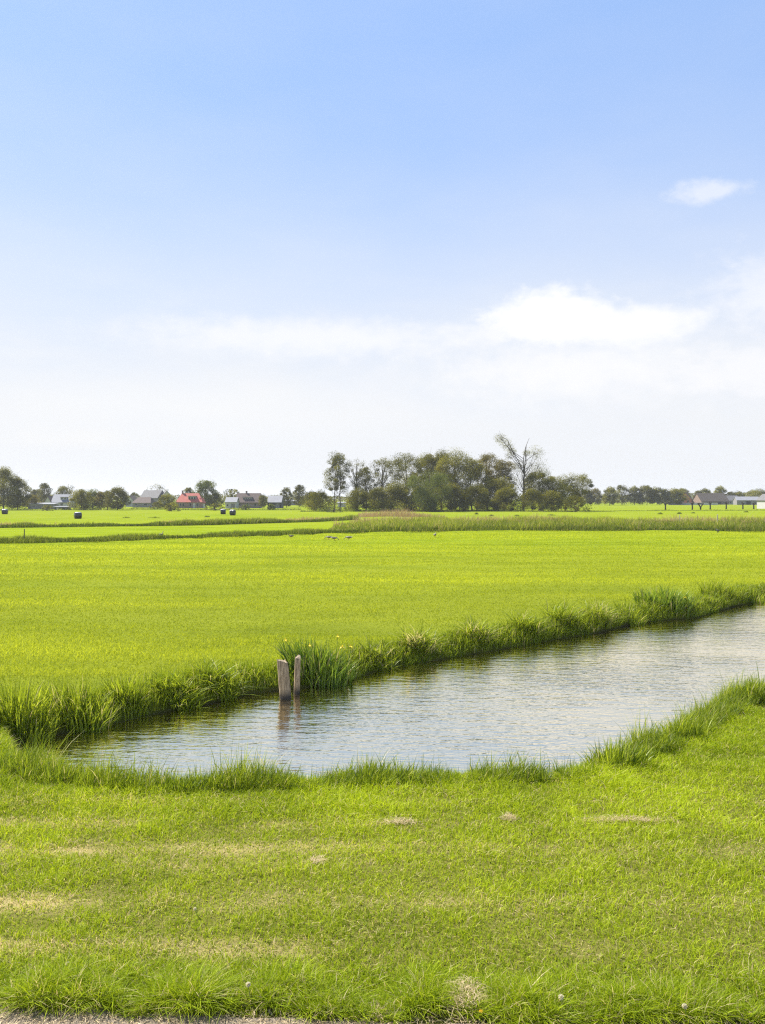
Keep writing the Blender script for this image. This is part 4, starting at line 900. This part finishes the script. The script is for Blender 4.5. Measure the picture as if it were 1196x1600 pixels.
# wrapped bales
WRAP = plain('black stretch wrap', (0.022, 0.022, 0.026), 0.32, 0.4, 3, bump=0.25); WRAPSHEEN = plain('painted sky sheen on wrap', (0.55, 0.55, 0.56), 0.5, 0.15, 3)  # second colour paints the sky's gloss on top of the black wrap
def bale(label, px, py, rz, d=1.25, w_=1.25):
    x0, y0 = at(px, py); e = empty('hay_bale', label, 'bale', (x0, y0, GZ), R(rz), 'wrapped bales in the far pasture')
    mb = MB(); r = d / 2; us = np.array([-w_ / 2, -w_ / 2 + .03, -w_ / 2 + .1, -0.03, 0, .03, w_ / 2 - .1, w_ / 2 - .03, w_ / 2]); rr = np.array([r * .82, r * .95, r, r, r * .975, r, r, r * .95, r * .82])
    mb.tube(np.column_stack([us, us * 0, us * 0 + r]), rr, 28); mb.build('wrap', WRAP, e, smooth=True)
    q = MB(); th = np.linspace(-0.6, 0.6, 11); V = []  # pale strip over the top, standing in for reflected sky
    for u in (-w_ / 2 + .12, w_ / 2 - .12):
        V += [(u, (r + .012) * math.sin(a), r + (r + .012) * math.cos(a)) for a in th]
    V += [(v[0], v[1] * .985, r + (v[2] - r) * .985) for v in V[:22]]
    Fq = [(i, i + 1, i + 12, i + 11) for i in range(10)] + [(i + 22, i + 33, i + 34, i + 23) for i in range(10)] + [(0, 11, 33, 22), (10, 32, 43, 21)]
    Fq += [(i, i + 22, i + 23, i + 1) for i in range(10)] + [(i + 11, i + 12, i + 34, i + 33) for i in range(10)]
    q.poly(V, Fq); q.build('painted_sheen', WRAPSHEEN, e, smooth=True)
bale('black wrapped bale by the left edge of the picture', 8, 803.5, 8)
bale('black wrapped bale nearest of all, alone in the left pasture', 122, 810.5, 35)
bale('black wrapped bale left of the close pair before the mauve house', 349, 803.5, 10)
bale('black wrapped bale right of the close pair before the mauve house', 364, 805.2, -5)

# ------------------------------------------------------------------ birds
m, t, p = mat('goose plumage'); t.links.new(ramp(t, attr(t, 'tone'), [(0.0, (0.08, 0.065, 0.052)), (0.55, (0.27, 0.225, 0.18)), (0.8, (0.42, 0.37, 0.32)), (1.0, (0.78, 0.76, 0.73))]), p.inputs['Base Color'])
p.inputs['Roughness'].default_value = 0.8; GOOSE = m
ORANGE = plain('orange bill', (0.60, 0.24, 0.08), 0.5, 0.1, 20); CROW = plain('black feather', (0.016, 0.016, 0.018), 0.6, 0.2, 10)
def bird(name, label, px, py, rz, L, pose, material=GOOSE, cat='goose', dark=0.0):
    x0, y0 = at(px, py); e = empty(name, label, cat, (x0, y0, float(height(np.array([x0]), np.array([y0]))[0]) + 0.02), R(rz), 'birds resting on the meadow')
    body = [(-.52, 0, .38), (-.42, 0, .37), (-.25, 0, .34), (-.05, 0, .32), (.12, 0, .34), (.24, 0, .38)]; rad = [.015, .06, .125, .155, .14, .09]; tn = [.95, .95, .5, .45, .55, .6]
    if pose == 'up': neck = [(.31, 0, .50), (.34, 0, .64), (.37, 0, .74), (.42, 0, .775), (.48, 0, .765)]
    elif pose == 'graze': neck = [(.34, 0, .36), (.44, 0, .28), (.52, 0, .18), (.565, 0, .12), (.60, 0, .07)]
    else: neck = [(.30, 0, .44), (.34, 0, .52), (.37, 0, .575), (.42, 0, .59), (.48, 0, .575)]
    P = np.array(body + neck) * L; rr = np.array(rad + [.055, .042, .045, .048, .022]) * L; tt = np.array(tn + [.55, .5, .45, .4, .3]) * (1 - dark)
    b = MB(); b.tube(P, rr, 10, tone=np.repeat(tt, 10)); bo = b.build('body', material, e, smooth=True)
    q = MB(); h0, h1 = P[-1], P[-1] + (P[-1] - P[-2]) * 1.1; q.tube([h0, h1], [.02 * L, .006 * L], 6); q.build('bill', ORANGE if material is GOOSE else CROW, e)
    for sg in (-1, 1):
        lg = MB(); lg.tube([(.02 * L, .06 * L * sg, .24 * L), (.0, .06 * L * sg, .12 * L), (.03 * L, .06 * L * sg, -0.01)], [.022 * L, .014 * L, .014 * L], 6); lg.tube([(.02 * L, .06 * L * sg, 0.005), (.12 * L, .06 * L * sg, 0.0)], [.018 * L, .03 * L], 6); lg.build('leg', ORANGE if material is GOOSE else CROW, e)
        wg = MB(); wg.tube(np.array([(.14, .105 * sg, .38), (.0, .14 * sg, .38), (-.25, .10 * sg, .385), (-.46, .03 * sg, .385)]) * L, np.array([.03, .075, .06, .015]) * L, 8, tone=.25 * (1 - dark)); wg.build('wing', material, e, smooth=True)
bird('grey_goose', 'dark goose standing sideways at the ditch edge, leftmost of the meadow birds', 455, 841, 200, 0.65, 'mid', dark=0.35)
bird('grey_goose', 'goose grazing left of its close companion in the middle of meadow', 514, 843.5, 170, 0.72, 'graze')
bird('grey_goose', 'brown goose close behind the right of the grazing pair', 523, 845, -10, 0.70, 'graze', dark=0.15)
bird('grey_goose', 'goose with pale rump walking just right of the pair', 545, 844.5, 175, 0.76, 'graze')
bird('grey_goose', 'dark and white goose sitting apart on the right of the meadow', 680, 840, 70, 0.75, 'mid', dark=0.1)
bird('grey_goose', 'upright goose with raised neck in the left ditch plants', 252, 839, 60, 0.72, 'up')
bird('crow', 'small black crow standing at the edge of the right reeds', 1122, 833, 100, 0.75, 'mid', CROW, 'crow')

# rush tufts and stakes in the far pasture
for k, (px, py, wp, hp) in enumerate(((198, 809.5, 16, 3), (241, 809.5, 24, 3), (324, 808, 10, 3), (745, 803.5, 7, 4), (768, 806.5, 9, 3.5), (808, 806.5, 10, 3), (862, 805.5, 16, 3), (1032, 803.5, 10, 4), (1062, 803, 9, 4), (1083, 802, 8, 3), (1166, 800.5, 10, 3))):
    x0, y0 = at(px, py); sc = y0 / F; n = 160; mb = MB()
    a = rng.uniform(0, 6.28, n); r = np.sqrt(rng.uniform(0, 1, n)) * wp * sc / 2
    blades(mb, np.column_stack([r * np.cos(a), r * np.sin(a) * 0.6, np.zeros(n) - 0.02]), hp * sc * rng.uniform(0.4, 1.3, n) * (1.1 - (r / (wp * sc / 2)) ** 2), 0.09, rlean(n, 0.1, 0.7), 2, rng.uniform(0, 0.5, n))
    o = mb.build('rush_tuft', REED); o.location = (x0, y0, GZ); tag(o, 'dark low tuft of rushes in the far pasture', 'rush tuft', 'rush tufts in the far pasture')
STK = plain('pale stake wood', (0.45, 0.40, 0.33), 0.85, 0.2, 8); DSTK = plain('dark stake wood', (0.10, 0.085, 0.07), 0.85, 0.2, 8)
for lb, px, py, hp, r, mt in (('thin dark stake at the left ditch', 38, 847, 20, 0.045, DSTK), ('pale thin stake left in the right reeds', 1062, 822, 17, 0.06, STK), ('pale taller stake right in the right reeds', 1121, 824, 20, 0.07, STK)):
    x0, y0 = at(px, py); H = hp * y0 / F; mb = MB(); mb.tube([(0, 0, -.3), (0.01, 0, H * .5), (0.03, 0, H), (0.03, 0, H + r)], [r, r, r * .9, r * .2], 8)
    o = mb.build('stake', mt); o.location = (x0, y0, GZ); tag(o, lb, 'stake', 'stakes along the field ditches')
# tall bent reed stem on the right bank
x0, y0 = at(1188, 1082); sc = y0 / F; mb = MB()
blades(mb, np.array([[0, 0, -0.05], [0.02, 0.01, -0.05], [0.05, 0, -0.05]]), np.array([0.86, 0.55, 0.5]), np.array([0.02, 0.016, 0.016]), np.array([[-0.12, 0], [0.2, 0], [-0.3, 0.1]]), 5, 0.3, ang=np.zeros(3))
o = mb.build('reed_stem', IRIS); o.location = (x0, y0, float(height(np.array([x0]), np.array([y0]))[0])); tag(o, 'single tall reed stem standing up at the right edge bank', 'reed')

# ------------------------------------------------------------------ air
hz = MB(); hz.box(-2520, 2520, -62, 2620, -2.0, 29)
m, t, p = mat('haze air'); t.nodes.remove(p)
pv = N(t, 'ShaderNodeVolumePrincipled'); pv.inputs['Color'].default_value = (0.93, 0.96, 1, 1); pv.inputs['Density'].default_value = 0.00017; pv.inputs['Anisotropy'].default_value = 0.3
t.links.new(pv.outputs[0], t.nodes['Material Output'].inputs['Volume'])
hz.build('haze', m, kind='stuff', label='thin summer haze over the whole polder', cat='haze')
